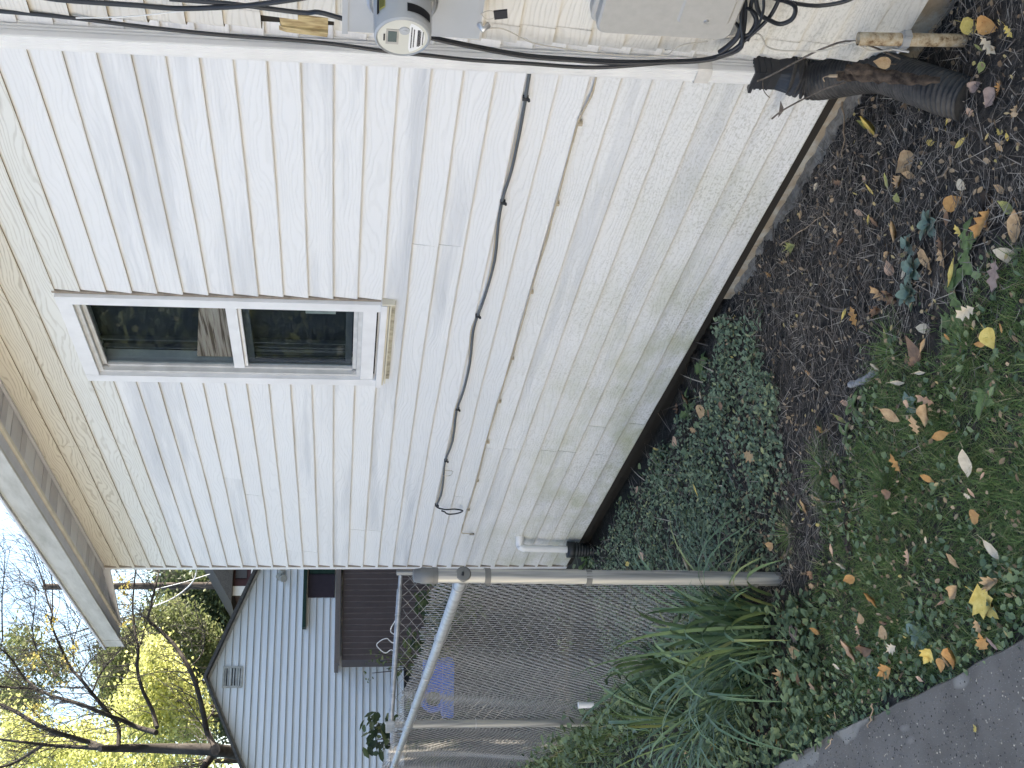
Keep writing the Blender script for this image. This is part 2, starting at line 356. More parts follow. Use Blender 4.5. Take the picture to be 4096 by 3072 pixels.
LM = {'tan': leafm('tan_leaf', (0.34, 0.21, 0.105), (0.52, 0.36, 0.20)),
      'orange': leafm('orange_leaf', (0.36, 0.175, 0.055), (0.50, 0.28, 0.10)),
      'brown': leafm('brown_leaf', (0.15, 0.085, 0.05), (0.27, 0.165, 0.10)),
      'yellow': leafm('yellow_leaf', (0.50, 0.36, 0.08), (0.66, 0.52, 0.16)),
      'pink': leafm('pinkish_leaf', (0.40, 0.24, 0.15), (0.54, 0.37, 0.26)),
      'cream': leafm('cream_leaf', (0.50, 0.41, 0.29), (0.64, 0.55, 0.41)),
      'mauve': leafm('mauve_leaf', (0.22, 0.155, 0.13), (0.35, 0.26, 0.22)),
      'green': leafm('yellow_green_leaf', (0.22, 0.24, 0.08), (0.38, 0.36, 0.13))}
M['yleaf'] = island_mat('yellow_foliage', [(0.0, (0.221, 0.248, 0.101)), (0.5, (0.524, 0.552, 0.202)), (1.0, (0.800, 0.787, 0.336))], 0.5, 0.6)
M['oleaf'] = island_mat('olive_foliage', [(0.0, (0.085, 0.111, 0.043)), (0.6, (0.170, 0.204, 0.085)), (1.0, (0.272, 0.289, 0.136))], 0.5, 0.45)
M['dleaf'] = island_mat('added_dark_foliage', [(0.0, (0.039, 0.058, 0.033)), (0.7, (0.078, 0.111, 0.052)), (1.0, (0.156, 0.182, 0.078))], 0.45, 0.35)
k = N('neighbour_vinyl', 0.5, 0.3); f = k.noise(k.pos((3, 0.4, 3)), 2.5, 3); k.color(k.ramp(f, [(0.35, (0.80, 0.81, 0.81)), (0.65, (0.87, 0.87, 0.87))])); M['nsiding'] = k.mat
M['nlip_shadow'] = plain('vinyl_lip_shadow', (0.34, 0.35, 0.36), 0.7)  # grey that paints the shadow line under each vinyl course
M['darkbase'] = plain('dark_foundation', (0.05, 0.052, 0.055), 0.9)
M['shed'] = plain('brown_metal_panel', (0.125, 0.095, 0.09), 0.5, 0.4, var=0.12, scale=3)
M['shedrib'] = plain('lighter_brown_rib', (0.19, 0.15, 0.14), 0.45, 0.5, var=0.15)  # ribs a lighter brown than the flat panel
M['slate'] = plain('dark_slate_board', (0.045, 0.055, 0.062), 0.6, var=0.15)
M['shedtrim'] = plain('brown_grey_trim', (0.20, 0.165, 0.145), 0.6, var=0.1)
M['green'] = plain('dark_green_paint', (0.018, 0.045, 0.032), 0.5, var=0.2)
M['plum'] = plain('dark_plum_panel', (0.045, 0.033, 0.042), 0.6)
M['redbrown'] = plain('dark_red_paint', (0.06, 0.025, 0.03), 0.6)
M['blue'] = plain('blue_plastic', (0.025, 0.15, 0.62), 0.4, 0.4, var=0.15)
M['lamp'] = plain('cream_lamp', (0.50, 0.48, 0.42), 0.4)
M['brownsiding'] = plain('brown_board_wall', (0.09, 0.06, 0.045), 0.7)

# ------------------------------------------------------------------ ground, path
GZ = -1.75
def noise2(x, y, f, ph=0.0):
    return (math.sin(x*f+ph)*math.cos(y*f*1.13-ph*1.7)+0.5*math.sin(x*f*2.3+y*f*1.9+ph*2.1)+0.25*math.sin(x*f*4.7-y*f*4.1+ph))
def gh(x, y):
    z = GZ + 0.008*noise2(x, y, 5.0, 0.4)
    z += -0.05*max(0, min(1, (x+0.2)/0.6))*max(0, min(1, (y+0.6)/0.5))      # dips at the downspout
    z += -0.06*max(0, min(1, (-x-1.6)/1.0))*max(0, min(1, (y+0.5)/0.45))     # and under the far siding
    z += -0.012*max(0, min(1, (x+1.7)/0.5))*max(0, min(1, (0.35-x)/0.3))*max(0, min(1, (y+0.22)/0.14))
    z += 0.02*math.exp(-((y+1.35)/0.35)**2)
    return z
def grid_axis(a, b, fine0, fine1, df, steps=14):
    xs = list(np.arange(fine0, fine1, df))
    lo = [fine0-(fine0-a)*(i/steps)**2.6 for i in range(steps, 0, -1)]
    hi = [fine1+(b-fine1)*(i/steps)**2.6 for i in range(0, steps+1)]
    return lo+xs+hi
gx = grid_axis(-320, 320, -2.6, 1.2, 0.016); gy = grid_axis(-320, 320, -2.02, 0.1, 0.016)
vs = []
for y in gy:
    for x in gx:
        z = gh(max(-40, min(40, x)), max(-40, min(40, y)))
        if -2.7 < x < 1.3 and -2.1 < y < 0.2:
            z += 0.005*noise2(x, y, 47, 1.0)+0.004*noise2(x, y, 113, 2.2)+rng.normal()*0.0016
        vs.append((x, y, z))
nx = len(gx)
fs = [(j*nx+i, j*nx+i+1, (j+1)*nx+i+1, (j+1)*nx+i) for j in range(len(gy)-1) for i in range(nx-1)]
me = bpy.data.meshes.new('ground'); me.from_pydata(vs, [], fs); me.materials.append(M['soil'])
me.polygons.foreach_set('use_smooth', [True]*len(fs)); me.update()
tag(link('ground', me), kind='structure')

b = MB(); xs = [-14+0.05*i for i in range(400)]
edge = [(x, -1.985+0.004*noise2(x, 0, 5)+0.0015*noise2(x, 0, 23)+(0.0 if x > -1 else -0.012*(-x-1))) for x in xs]
top = [(x, y, GZ+0.034) for x, y in edge]; lip = [(x, y+0.008, GZ+0.022) for x, y in edge]; bot = [(x, y+0.012, GZ-0.10) for x, y in edge]; back = [(x, -4.6, GZ+0.034) for x, y in edge]
n = len(xs)
b.add(top+back, [(i+1, i, n+i, n+i+1) for i in range(n-1)]); b.add(top+lip, [(i, i+1, n+i+1, n+i) for i in range(n-1)]); b.add(lip+bot, [(i, i+1, n+i+1, n+i) for i in range(n-1)])
tag(b.build('asphalt_path', M['asphalt']), kind='structure')
PATH_Z = GZ+0.034

# ------------------------------------------------------------------ the house
E_ = 0.105; XL = -5.47; XR = 0.30; YB = -0.18; EB = 0.1055
house = empty('clapboard_house', (-2.5, 0, GZ), 'white clapboard house side with one narrow window and mould along the lowest boards', 'house')
HO = Vector((-2.5, 0, GZ))
def part(mb, name, mats, parent=None):
    mb.o = HO; mb.v = [tuple(Vector(v)-HO) for v in mb.v] if not getattr(mb, 'loc', False) else mb.v
    return mb.build(name, mats, parent or house)
class HB(MB):
    def __init__(s): super().__init__(HO)
def hpart(mb, name, mats, parent=None): return mb.build(name, mats, parent if parent is not None else house)

def board(x0, x1, z0, z1, yb=0.0, mat='white', proud=0.013, ph=0.0):
    b = HB(); n = max(2, int((x1-x0)/0.22)+1)
    xs = [x0+(x1-x0)*i/(n-1) for i in range(n)]
    def wob(x): return 0.0012*math.sin(x*3.1+ph)+0.0008*math.sin(x*9.7+ph*2.3), 0.0010*math.sin(x*4.3+ph*1.7)
    fb = []; fr = []; ft = []; bb = []
    for x in xs:
        wy, wz = wob(x)
        fb.append((x, yb-proud+0.0025+wy, z0+wz)); fr.append((x, yb-proud+wy, z0+0.004+wz)); ft.append((x, yb-0.0015, z1+0.012)); bb.append((x, yb+0.002, z0+0.001+wz))
    q = lambda A, B: [(i, i+1, len(A)+i+1, len(A)+i) for i in range(len(A)-1)]
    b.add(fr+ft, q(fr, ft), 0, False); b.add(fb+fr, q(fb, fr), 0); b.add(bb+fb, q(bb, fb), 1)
    for i, s in ((0, 1), (-1, -1)):
        e = [fb[i], fr[i], ft[i], bb[i]]
        b.add(e, [(0, 1, 2, 3) if s > 0 else (3, 2, 1, 0)], 0)
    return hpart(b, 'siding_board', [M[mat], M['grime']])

WX0, WX1, WZ0, WZ1 = -2.385, -1.575, -0.205, 1.158        # window outer trim
JOINTS = {4: [at(1775, 977, 'y', 0).x], 5: [at(1900, 980, 'y', 0).x], 9: [at(1850, 1788, 'y', 0).x], 10: [at(1915, 1790, 'y', 0).x],
          12: [at(2120, 1797, 'y', 0).x], 13: [at(2190, 1800, 'y', 0).x], 4.5: [], 15: [at(2480, 1815, 'y', 0).x], 16: [at(2540, 1690, 'y', 0).x],
          2: [at(1630, 2115, 'y', 0).x], 3: [at(1690, 2118, 'y', 0).x], -5: [at(860, 1908, 'y', 0).x], -4: [at(940, 1975, 'y', 0).x],
          -2: [at(1370, 2200, 'y', 0).x], -1: [at(1425, 2202, 'y', 0).x], -13: [at(265, 1780, 'y', 0).x], -12: [at(345, 1782, 'y', 0).x], 8: [-4.0], 14: [-2.9]}
for kk in range(-15, 17):
    z0 = -kk*E_; z1 = z0+E_
    if kk == -15: z1 = z0+0.03
    zc = z0+0.02
    mat = 'cream' if kk <= -12 else ('pale' if kk <= -10 else 'white')
    spans = [(XL+0.035, XR)]
    if z0 < WZ1-0.02 and z1 > WZ0+0.02: spans = [(XL+0.035, WX0-0.004), (WX1+0.016, XR)]
    for xa, xb in spans:
        cuts = sorted(j for j in JOINTS.get(kk, []) if xa+0.1 < j < xb-0.1)
        pts = [xa]+cuts+[xb]
        for i in range(len(pts)-1):
            board(pts[i]+(0.0025 if i else 0), pts[i+1]-(0.0025 if i < len(pts)-2 else 0), z0, z1, 0.0, mat, 0.013+0.0012*(i % 2), random.random()*6)
# core behind the boards, foundation, far corner channel
b = HB(); b.box(XL+0.03, WX0+0.05, 0.004, 0.12, -1.72, 1.60); b.box(WX1-0.05, 1.6, 0.004, 0.12, -1.72, 1.60)
b.box(WX0+0.05, WX1-0.05, 0.004, 0.12, -1.72, WZ0+0.06); b.box(WX0+0.05, WX1-0.05, 0.004, 0.12, WZ1-0.06, 1.60)
b.box(XL+0.03, XL+0.12, 0.12, 7.6, -1.72, 1.6); b.box(1.5, 1.6, 0.12, 7.6, -1.72, 1.6); b.box(XL+0.03, 1.6, 7.6, 7.72, -1.72, 1.6)
hpart(b, 'wall_core', M['sheath_and_shade'])
b = HB(); b.box(XL-0.012, XL+0.034, -0.012, 0.10, -1.69, 1.585); hpart(b, 'corner_post', M['trim'])
b = HB(); b.box(XL+0.0345, XL+0.062, -0.0115, 0.0035, -1.69, 1.585); hpart(b, 'corner_channel', M['channel'])
b = HB(); b.box(-1.50, 0.31, 0.006, 0.2, -2.1, -1.705); hpart(b, 'foundation', M['concrete'])
b = HB(); b.box(XL+0.05, -1.5005, 0.085, 0.2, -2.1, -1.7205); hpart(b, 'foundation', M['sheath_and_shade'])  # far foundation coloured near black to paint the shadow under the boards
# broken parging ledge at the foot of the near foundation
b = HB(); n = 44; rows = []
for i in range(n):
    x = -1.42+1.55*i/(n-1); j = lambda s: 0.010*noise2(x, s, 23, s)+0.008*noise2(x, s, 61, s*2)
    d = 0.016+0.016*math.sin(i*0.5+1)**2
    rows.append([(x, 0.007, -1.746+j(1)*0.4), (x, -0.02-d*0.4+j(2)*0.6, -1.756+j(3)*0.5), (x, -d-0.012+j(4), -1.770+j(5)*0.6), (x, -d-0.02+j(6), -1.86)])
fl = [v for r in rows for v in r]; b.add(fl, [(i*4+j, (i+1)*4+j, (i+1)*4+j+1, i*4+j+1) for i in range(n-1) for j in range(3)], 0, True)
hpart(b, 'parging_ledge', M['footing'])
# nearer block of wall on the right (bumps out), with a rounded metal cap on each course
def bump_board(z0, z1):
    b = HB(); p = 0.012
    plan = [(1.55, 0), (0.9, 0), (0.36, 0)]
    fr = [(x, YB-p+0.0006*math.sin(x*7+z0*9), z0) for x, _ in plan]; ft = [(x, YB-0.001, z1+0.012) for x, _ in plan]; bb = [(x, YB+0.006, z0) for x, _ in plan]
    q = lambda A: [(i+1, i, len(A)+i, len(A)+i+1) for i in range(len(A)-1)]
    b.add(fr+ft, q(fr)); b.add(bb+fr, q(bb), 1)
    hpart(b, 'siding_board', [M['ivory'], M['grime']])
def cap(z0, z1, short=False):
    b = HB(); p = 0.0145; rr = 0.022; pts = [(0.385, 0.0)]
    for i in range(7):
        a = R(90*i/6); pts.append((0.302+rr-rr*math.sin(a), rr-rr*math.cos(a)))
    pts.append((0.302, 0.17))
    fr = []; ft = []
    for i, (x, y) in enumerate(pts):
        out = 0 if i < 1 else min(1, (i-1)/6)
        fr.append((x-p*out, YB+y-p*(1-out), z0-0.001)); ft.append((x-0.003*out, YB+y-0.003*(1-out), z1+0.004))
    b.add(fr+ft, [(i+1, i, len(fr)+i, len(fr)+i+1) for i in range(len(fr)-1)], 0, True)
    bb = [(x+0.004, YB+y+0.006, z0) for x, y in pts]; b.add(bb+fr, [(i+1, i, len(fr)+i, len(fr)+i+1) for i in range(len(fr)-1)], 1)
    hpart(b, 'corner_cap', [M['ivory'], M['grime']])
BL = at(3173, 198, 'y', YB).z                            # one of the lap lines
BN = [BL+EB*i for i in range(-3, 30)]
zw0 = at(1312, 90, 'y', YB).z; zw1 = at(1115, 80, 'y', YB).z
for z0 in BN:
    bump_board(z0, z0+EB)
    if not (z0+EB*0.5 > zw0-0.02 and z0+EB*0.5 < zw1): cap(z0, z0+EB)
b = HB(); b.box(0.325, 1.6, YB+0.006, 0.0, BN[0]+0.002, 1.6); hpart(b, 'bumpout_core', M['sheath_and_shade'])
b = HB(); b.box(0.32, 1.6, YB+0.012, 0.0055, -2.1, BN[0]+0.001); hpart(b, 'foundation', M['concrete'])
b = HB()
b.prism(None, [(0.306, YB-0.012, zw0), (0.372, YB-0.012, zw0), (0.372, YB+0.004, zw0), (0.306, YB+0.02, zw0)], [(0.306, YB-0.006, zw1-0.01), (0.372, YB-0.006, zw1), (0.372, YB+0.004, zw1), (0.306, YB+0.02, zw1)])
b.prism(None, [(0.303, YB-0.020, zw0+0.002), (0.325, YB-0.024, zw0), (0.325, YB-0.013, zw0), (0.303, YB-0.009, zw0)], [(0.305, YB-0.011, zw1-0.02), (0.327, YB-0.012, zw1-0.01), (0.327, YB-0.007, zw1), (0.305, YB-0.004, zw1)])
o = hpart(b, 'exposed_corner_wood', M['rawwood']); o['label'] = 'bare yellow wood where a corner cap is missing'

# eave: soffit planks, bead strip, sub fascia, fascia, roof
EX0, EX1 = -6.22, 1.9
x = EX0
while x < EX1:
    ym_ = 0.01 if x > XL-0.02 else -0.215*(XL-x)/0.74
    b = HB(); b.box(x+0.002, x+0.098, -0.218, ym_, 1.588+0.002*(int(x*10) % 2), 1.602); b.box(x+0.098, x+0.104, -0.216, ym_-0.001, 1.596, 1.602)
    hpart(b, 'soffit_plank', M['soffit']); x += 0.104
b = HB(); b.box(XL, EX1, -0.016, 0.012, 1.572, 1.5875); hpart(b, 'soffit_moulding', M['soffit'])
b = HB(); b.box(-6.12, -4.45, -0.238, -0.218, 1.546, 1.602); b.box(-4.445, EX1, -0.240, -0.2182, 1.546, 1.602); hpart(b, 'soffit_edge_strip', M['ivorytrim'])
b = HB(); b.box(-6.22, EX1, -0.318, -0.2385, 1.562, 1.60); hpart(b, 'sub_fascia', M['subfascia'])
b = HB(); b.box(-6.17, EX1, -0.336, -0.318, 1.549, 1.682); hpart(b, 'fascia_board', M['fascia'])
b = HB(); b.box(-6.36, -6.174, -0.338, -0.316, 1.545, 1.686); hpart(b, 'fascia_end_piece', M['fascia'])
b = HB(); b.box(-6.40, EX1, -0.352, -0.30, 1.684, 1.698); hpart(b, 'drip_edge', M['subfascia'])
b = HB(); b.bar((XL-0.015, 0.0, 1.574), (-6.16, -0.226, 1.574), 0.014, 0.060); hpart(b, 'eave_return', M['trim'])
b = HB(); b.bar((XL-0.06, 0.016, 1.592), (-6.12, -0.195, 1.592), 0.018, 0.03); hpart(b, 'return_gap', M['sheath_and_shade'])
ridge_y, ridge_z = 3.7, 3.55
b = HB()
for (ya, za, yb_, zb) in ((-0.305, 1.70, ridge_y, ridge_z), (7.9, 1.70, ridge_y, ridge_z)):
    b.prism(None, [(-6.42, ya, za), (-6.42, yb_, zb), (-6.42, yb_, zb+0.03), (-6.42, ya, za+0.012)], [(2.0, ya, za), (2.0, yb_, zb), (2.0, yb_, zb+0.03), (2.0, ya, za+0.012)])
hpart(b, 'roof', M['roof'])
b = HB(); b.prism(None, [(XL+0.03, 0.1, 1.6), (XL+0.03, 7.6, 1.6), (XL+0.03, ridge_y, ridge_z-0.05)], [(XL+0.1, 0.1, 1.6), (XL+0.1, 7.6, 1.6), (XL+0.1, ridge_y, ridge_z-0.05)]); b.prism(None, [(1.5, 0.1, 1.6), (1.5, 7.6, 1.6), (1.5, ridge_y, ridge_z-0.05)], [(1.57, 0.1, 1.6), (1.57, 7.6, 1.6), (1.57, ridge_y, ridge_z-0.05)]); hpart(b, 'gable_wall', M['sheath_and_shade'])

# window
win = bpy.data.objects.new('window', None); COL.objects.link(win); win.parent = house; win.location = Vector((-1.98, 0, 0.5))-HO
WO = Vector((-1.98, 0, 0.5))
def wp(mb, name, mat): 
    mb.v = [tuple(Vector(v)) for v in mb.v]; return mb.build(name, mat, win)
def WB(): return MB(WO)
tw = 0.062
for nm, bx in (('jamb_trim', (WX1-tw, WX1, -0.032, 0.0035, WZ0, WZ1)), ('jamb_trim', (WX0, WX0+tw, -0.032, 0.0035, WZ0, WZ1)), ('head_trim', (WX0+tw+.0005, WX1-tw-.0005, -0.030, 0.0035, WZ1-tw, WZ1))):
    b = WB(); b.box(*bx); wp(b, nm, M['trim'])
b = WB(); b.box(WX1+.0005, WX1+0.014, -0.014, 0.0035, WZ0, WZ1+0.01); wp(b, 'side_channel', M['channel'])
# sill with stacked drip lips
b = WB(); b.box(WX0+tw+.0005, WX1-tw-.0005, -0.026, 0.05, WZ0+0.015, WZ0+0.075); wp(b, 'sill', M['trim'])
b = WB(); b.box(WX0-0.004, WX1+0.002, -0.040, 0.0032, WZ0-0.028, WZ0-0.0005); wp(b, 'sill_nosing', M['trim'])
b = WB(); b.box(WX0+0.005, WX1-0.01, -0.030, 0.0032, WZ0-0.037, WZ0-0.029); b.box(WX0+0.03, WX1+0.012, -0.034, 0.0032, WZ0-0.047, WZ0-0.040); b.box(WX1+0.004, WX1+0.016, -0.036, 0.0032, WZ0-0.062, WZ0-0.006); wp(b, 'sill_lip', M['ivorytrim'])
b = WB(); b.box(WX0+0.06, WX1+0.006, -0.022, 0.0031, WZ0-0.064, WZ0-0.048); wp(b, 'sill_wood', M['sillwood'])
# frame liner (inside reveal)
gx0, gx1, gz0, gz1 = WX0+tw, WX1-tw, WZ0+0.075, WZ1-tw
def frame(x0, x1, z0, z1, y0, y1, wd, name, mat):
    b = WB(); b.box(x0, x0+wd, y0, y1, z0, z1); b.box(x1-wd, x1, y0, y1, z0, z1); b.box(x0+wd+.0004, x1-wd-.0004, y0, y1, z0, z0+wd); b.box(x0+wd+.0004, x1-wd-.0004, y0, y1, z1-wd, z1); return wp(b, name, mat)
frame(gx0+.0005, gx1-.0005, gz0+.0005, gz1-.0005, -0.012, 0.10, 0.020, 'frame', M['framegrey'])
a0, a1, c0, c1 = gx0+0.021, gx1-0.021, gz0+0.021, gz1-0.021
frame(a0, a1, c0, c1, 0.010, 0.03, 0.018, 'storm_frame', M['framegrey'])
zm = 0.445
b = WB(); b.box(a0+0.0225, a1-0.0225, 0.000, 0.032, zm-0.026, zm+0.022); b.box(a0+0.0225, a1-0.0225, 0.012, 0.03, zm-0.042, zm-0.028); wp(b, 'meeting_rail', M['trim'])
frame(a0+0.023, a1-0.023, c0+0.023, zm-0.044, 0.034, 0.050, 0.03, 'lower_sash', M['screen'])
b = WB(); b.box(a0+0.02, a1-0.02, 0.020, 0.023, zm+0.02, c1-0.02); wp(b, 'pane', M['glass'])
b = WB(); b.box(a0+0.02, a1-0.02, 0.024, 0.027, c0+0.02, zm-0.03); wp(b, 'pane', M['glass'])
b = WB(); b.prism(None, [(a0+0.03, 0.055, zm+0.02), (a1-0.03, 0.055, zm+0.02), (a1-0.03, 0.055, zm+0.135), (a0+0.03, 0.055, zm+0.20)][::-1], [(a0+0.03, 0.075, zm+0.02), (a1-0.03, 0.075, zm+0.02), (a1-0.03, 0.075, zm+0.135), (a0+0.03, 0.075, zm+0.20)][::-1])  # solid wedge standing in for a reflection in the upper pane
o = wp(b, 'reflection_wedge', M['wood']); o['label'] = 'brown grained wedge behind the upper pane, standing in for a reflection'  # M['wood'] carries the painted reflection
b = WB(); b.box(a0+0.06, a0+0.085, 0.07, 0.09, c0, zm-0.03); b.box(a0+0.10, a0+0.112, 0.07, 0.09, c0, zm-0.03); b.box(a0+0.04, a0+0.05, 0.06, 0.075, c0, zm-0.03); b.box(a0+0.15, a0+0.158, 0.07, 0.09, c0, c1); b.box(a0+0.07, a0+0.08, 0.07, 0.09, zm+0.02, c1); wp(b, 'inner_jamb_strip', M['screen'])
b = WB(); b.box(a1-0.20, a1-0.06, 0.075, 0.085, c0+0.10, c0+0.235); wp(b, 'pale_object_inside', M['trimdirty'])
b = WB(); b.box(gx0-0.02, gx1+0.02, 0.115, 0.16, gz0-0.02, gz1+0.02); wp(b, 'dark_interior', M['darkroom'])
for (xx, zz) in ((a1-0.006, c1-0.004), (a0+0.006, c1-0.004), (a1-0.006, c0+0.004), (a0+0.006, c0+0.004)):
    b = WB(); b.box(xx-0.011, xx+0.011, -0.002, 0.0038, zz-0.016, zz+0.016); wp(b, 'corner_clip', M['steel'])

# downspout of the house, in the corner beside the bump-out
def lean(z): return 0.0135*(0.95-z)/2.3
dz0, dz1 = -1.365, 1.58
prof = []
x0, x1, y0, y1 = 0.016, 0.078, -0.062, 0.018
prof += [(x0, y0), (x0+0.006, y0-0.0015)]
for i in range(5):                                       # shallow flutes on the front
    c = x0+0.012+i*0.009; prof += [(c, y0-0.0015), (c+0.003, y0+0.0008), (c+0.006, y0-0.0015)]
prof += [(x1-0.003, y0-0.0015), (x1, y0+0.003)]
prof += [(x1, y0+0.018)]
for i in range(3):                                       # three deeper flutes on the side
    c = y0+0.021+i*0.0125; prof += [(x1, c), (x1-0.0065, c+0.0035), (x1-0.0065, c+0.0065), (x1+0.0005, c+0.0105)]
prof += [(x1, y1-0.004), (x1-0.004, y1), (x0, y1)]
b = HB(); ring = lambda z: [(x+lean(z), y, z) for x, y in prof]
zs = [dz0, -0.7, 0.1, 0.9, dz1]; vs = [v for z in zs for v in ring(z)]; n = len(prof)
b.add(vs, [(i*n+j, i*n+(j+1) % n, (i+1)*n+(j+1) % n, (i+1)*n+j) for i in range(len(zs)-1) for j in range(n)])
ds = hpart(b, 'downspout', M['spout'])
b = MB(HO); zc = at(2830, 240, 'y', -0.05).z; hh = 0.024; L_ = lean(zc)
path = [(0.31, YB+0.16), (0.20, 0.0), (0.10+L_, 0.006), (x1+0.004+L_, 0.004), (x1+0.004+L_, y0-0.001), (x1-0.003+L_, y0-0.006), (x0+0.002+L_, y0-0.006), (x0-0.006+L_, y0+0.01), (x0-0.010+L_, -0.012), (-0.03, -0.0135)]
vs = []
for i, (x, y) in enumerate(path):
    tl = 0.012*max(0, (i-6)/3)
    vs += [(x, y, zc-hh+tl), (x, y, zc+hh+tl)]
b.add(vs, [(2*i, 2*i+1, 2*i+3, 2*i+2) for i in range(len(path)-1)]); b.add([(v[0]+0.001, v[1]-0.0012, v[2]) for v in vs], [(2*i+2, 2*i+3, 2*i+1, 2*i) for i in range(len(path)-1)])
b.build('strap', M['strap'], ds)
# ------------------------------------------------------------------ utilities on the bump-out
YM = YB-0.125                                            # front of the meter socket box
P0 = at(1377, 131, 'y', YM); P1 = at(1916, 150, 'y', YM)
mx0 = (P0.x+P1.x)/2; mz1, mz0 = P0.z, P1.z
mo = Vector((mx0+0.14, YM, (mz0+mz1)/2))
meter = empty('electric_meter', mo, 'round grey electric meter on its grey metal socket box on the right wall', 'electric meter')
b = MB(mo); b.box(mx0, mx0+0.30, YM, YB+0.012, mz0, mz1-0.010); b.build('socket_box', M['box'], meter)
b = MB(mo); b.box(mx0-0.006, mx0+0.305, YM-0.004, YB+0.02, mz1-0.0095, mz1+0.006); b.box(mx0+0.02, mx0+0.28, YM-0.0025, YM-0.0005, mz0+0.012, mz1-0.03); b.build('box_cover', M['box'], meter)
fc = at(1611, 152, 'y', YM-0.15); RM = 0.0835
def disc_ring(b, cx, cz, y0, y1, r0, r1, n=48, mi=0, cap=True):
    vs = []
    for y, r in ((y0, r0), (y1, r1)):
        vs += [(cx+r*math.cos(2*math.pi*i/n), y, cz+r*math.sin(2*math.pi*i/n)) for i in range(n)]
    b.add(vs, [(i, n+i, n+(i+1) % n, (i+1) % n) for i in range(n)], mi, True)
    if cap: b.add(vs[n:], [tuple(range(n))[::-1]], mi)
b = MB(mo); disc_ring(b, fc.x, fc.z, YM+0.001, YM-0.028, 0.112, 0.108, cap=False); disc_ring(b, fc.x, fc.z, YM-0.028, YM-0.034, 0.108, 0.100, cap=False); disc_ring(b, fc.x, fc.z, YM-0.034, YM-0.030, 0.100, 0.092); b.build('sealing_ring', M['steel'], meter)
b = MB(mo); disc_ring(b, fc.x, fc.z, YM-0.031, YM-0.125, 0.0885, 0.0865, cap=False); disc_ring(b, fc.x, fc.z, YM-0.125, YM-0.146, 0.0865, 0.0845, cap=False); disc_ring(b, fc.x, fc.z, YM-0.146, YM-0.151, 0.0845, 0.079, cap=False); disc_ring(b, fc.x, fc.z, YM-0.151, YM-0.147, 0.079, 0.0765); body = b.build('meter_body', M['meter'], meter)
def on_face(x0, x1, z0, z1, y, mat, name, par=body, top=0.0):
    b = MB(mo); b.box(fc.x+x0, fc.x+x1, y-0.0012, y, fc.z+z0, fc.z+z1); return b.build(name, mat, par)
YF = YM-0.1472
b = MB(mo); b.add([(fc.x+0.0745*math.cos(2*math.pi*i/40), YF-0.0006, fc.z+0.0745*math.sin(2*math.pi*i/40)) for i in range(40)], [tuple(range(40))[::-1]]); b.build('dial_plate', M['meterface'], body)
on_face(-0.030, 0.034, 0.012, 0.050, YF-0.0012, M['trimdirty'], 'display_surround')
on_face(-0.018, 0.026, 0.018, 0.044, YF-0.0026, M['lcd'], 'display')
on_face(-0.016, 0.012, 0.0525, 0.0575, YF-0.0012, M['ink'], 'display_caption')
b = MB(mo); disc_ring(b, fc.x+0.030, fc.z-0.004, YF-0.0008, YF-0.004, 0.016, 0.015); disc_ring(b, fc.x+0.030, fc.z-0.004, YF-0.004, YF-0.006, 0.008, 0.007); b.build('optical_port', M['box'], body)
b = MB(mo); pl = [(-0.048, -0.018), (0.048, -0.018)] + [(0.066*math.cos(R(-20-140*i/14)), 0.066*math.sin(R(-20-140*i/14))) for i in range(15)]
b.add([(fc.x+x, YF-0.0014, fc.z+z) for x, z in pl], [tuple(range(len(pl)))]); lab = b.build('name_plate', M['label'], body)
b = MB(mo)
for r_ in range(5):                                      # two text lines, a bar code, two text lines
    zz = -0.024-0.0075*r_ - (0.004 if r_ > 1 else 0); wdt = 0.043-0.004*r_
    x = -wdt
    while x < wdt:
        ln = random.uniform(0.0012, 0.0022) if r_ == 2 else random.uniform(0.002, 0.006)
        b.box(fc.x+x, fc.x+x+ln, YF-0.0022, YF-0.0016, fc.z+zz-(0.0075 if r_ == 2 else 0.0032), fc.z+zz); x += ln+(0.0013 if r_ == 2 else 0.0016)
b.build('printed_lines', M['ink'], body)
def on_barrel(a0, a1, ya, yb, mat, name, rr=0.0892):
    b = MB(mo); n = 8; vs = []
    for y in (ya, yb):
        vs += [(fc.x+rr*math.cos(R(a0+(a1-a0)*i/n)), y, fc.z+rr*math.sin(R(a0+(a1-a0)*i/n))) for i in range(n+1)]
    b.add(vs, [(i, i+1, n+2+i, n+1+i) for i in range(n)]); b.add([(v[0], v[1], v[2]) for v in vs], [(n+1+i, n+2+i, i+1, i) for i in range(n)]); b.build(name, mat, body)
on_barrel(54, 61, YM-0.040, YM-0.112, M['ink'], 'caution_stripe'); on_barrel(38, 53.5, YM-0.040, YM-0.105, M['yellowlabel'], 'caution_label')
for i in range(6): on_barrel(39.5+2.3*i, 40.4+2.3*i, YM-0.05, YM-0.10, M['ink'], 'caution_line', 0.0896)
on_barrel(-62, -6, YM-0.100, YM-0.128, M['ink'], 'dark_window')
b = MB(mo); b.tube([(mx0+0.06, YM-0.001, mz0+0.004), (mx0+0.06, YM-0.02, mz0-0.004), (mx0+0.06, YM-0.002, mz0-0.02)], 0.009, 8); b.build('hasp', M['steel'], meter)
tg = Vector(at(1990, 55, 'y', YM-0.012))
b = MB(tg); s0 = at(1925, 55, 'y', YM-0.012); e0 = at(1978, 47, 'y', YM-0.012)
b.tube(smooth_path([s0, at(1945, 45, 'y', YM-0.014), at(1972, 45, 'y', YM-0.014), at(1975, 72, 'y', YM-0.014), at(1945, 76, 'y', YM-0.014), s0], 4), 0.0013, 5)
q0, q1, q2, q3 = at(1974, 45, 'y', YM-0.014), at(2029, 39, 'y', YM-0.014), at(2031, 70, 'y', YM-0.014), at(1978, 76, 'y', YM-0.014)
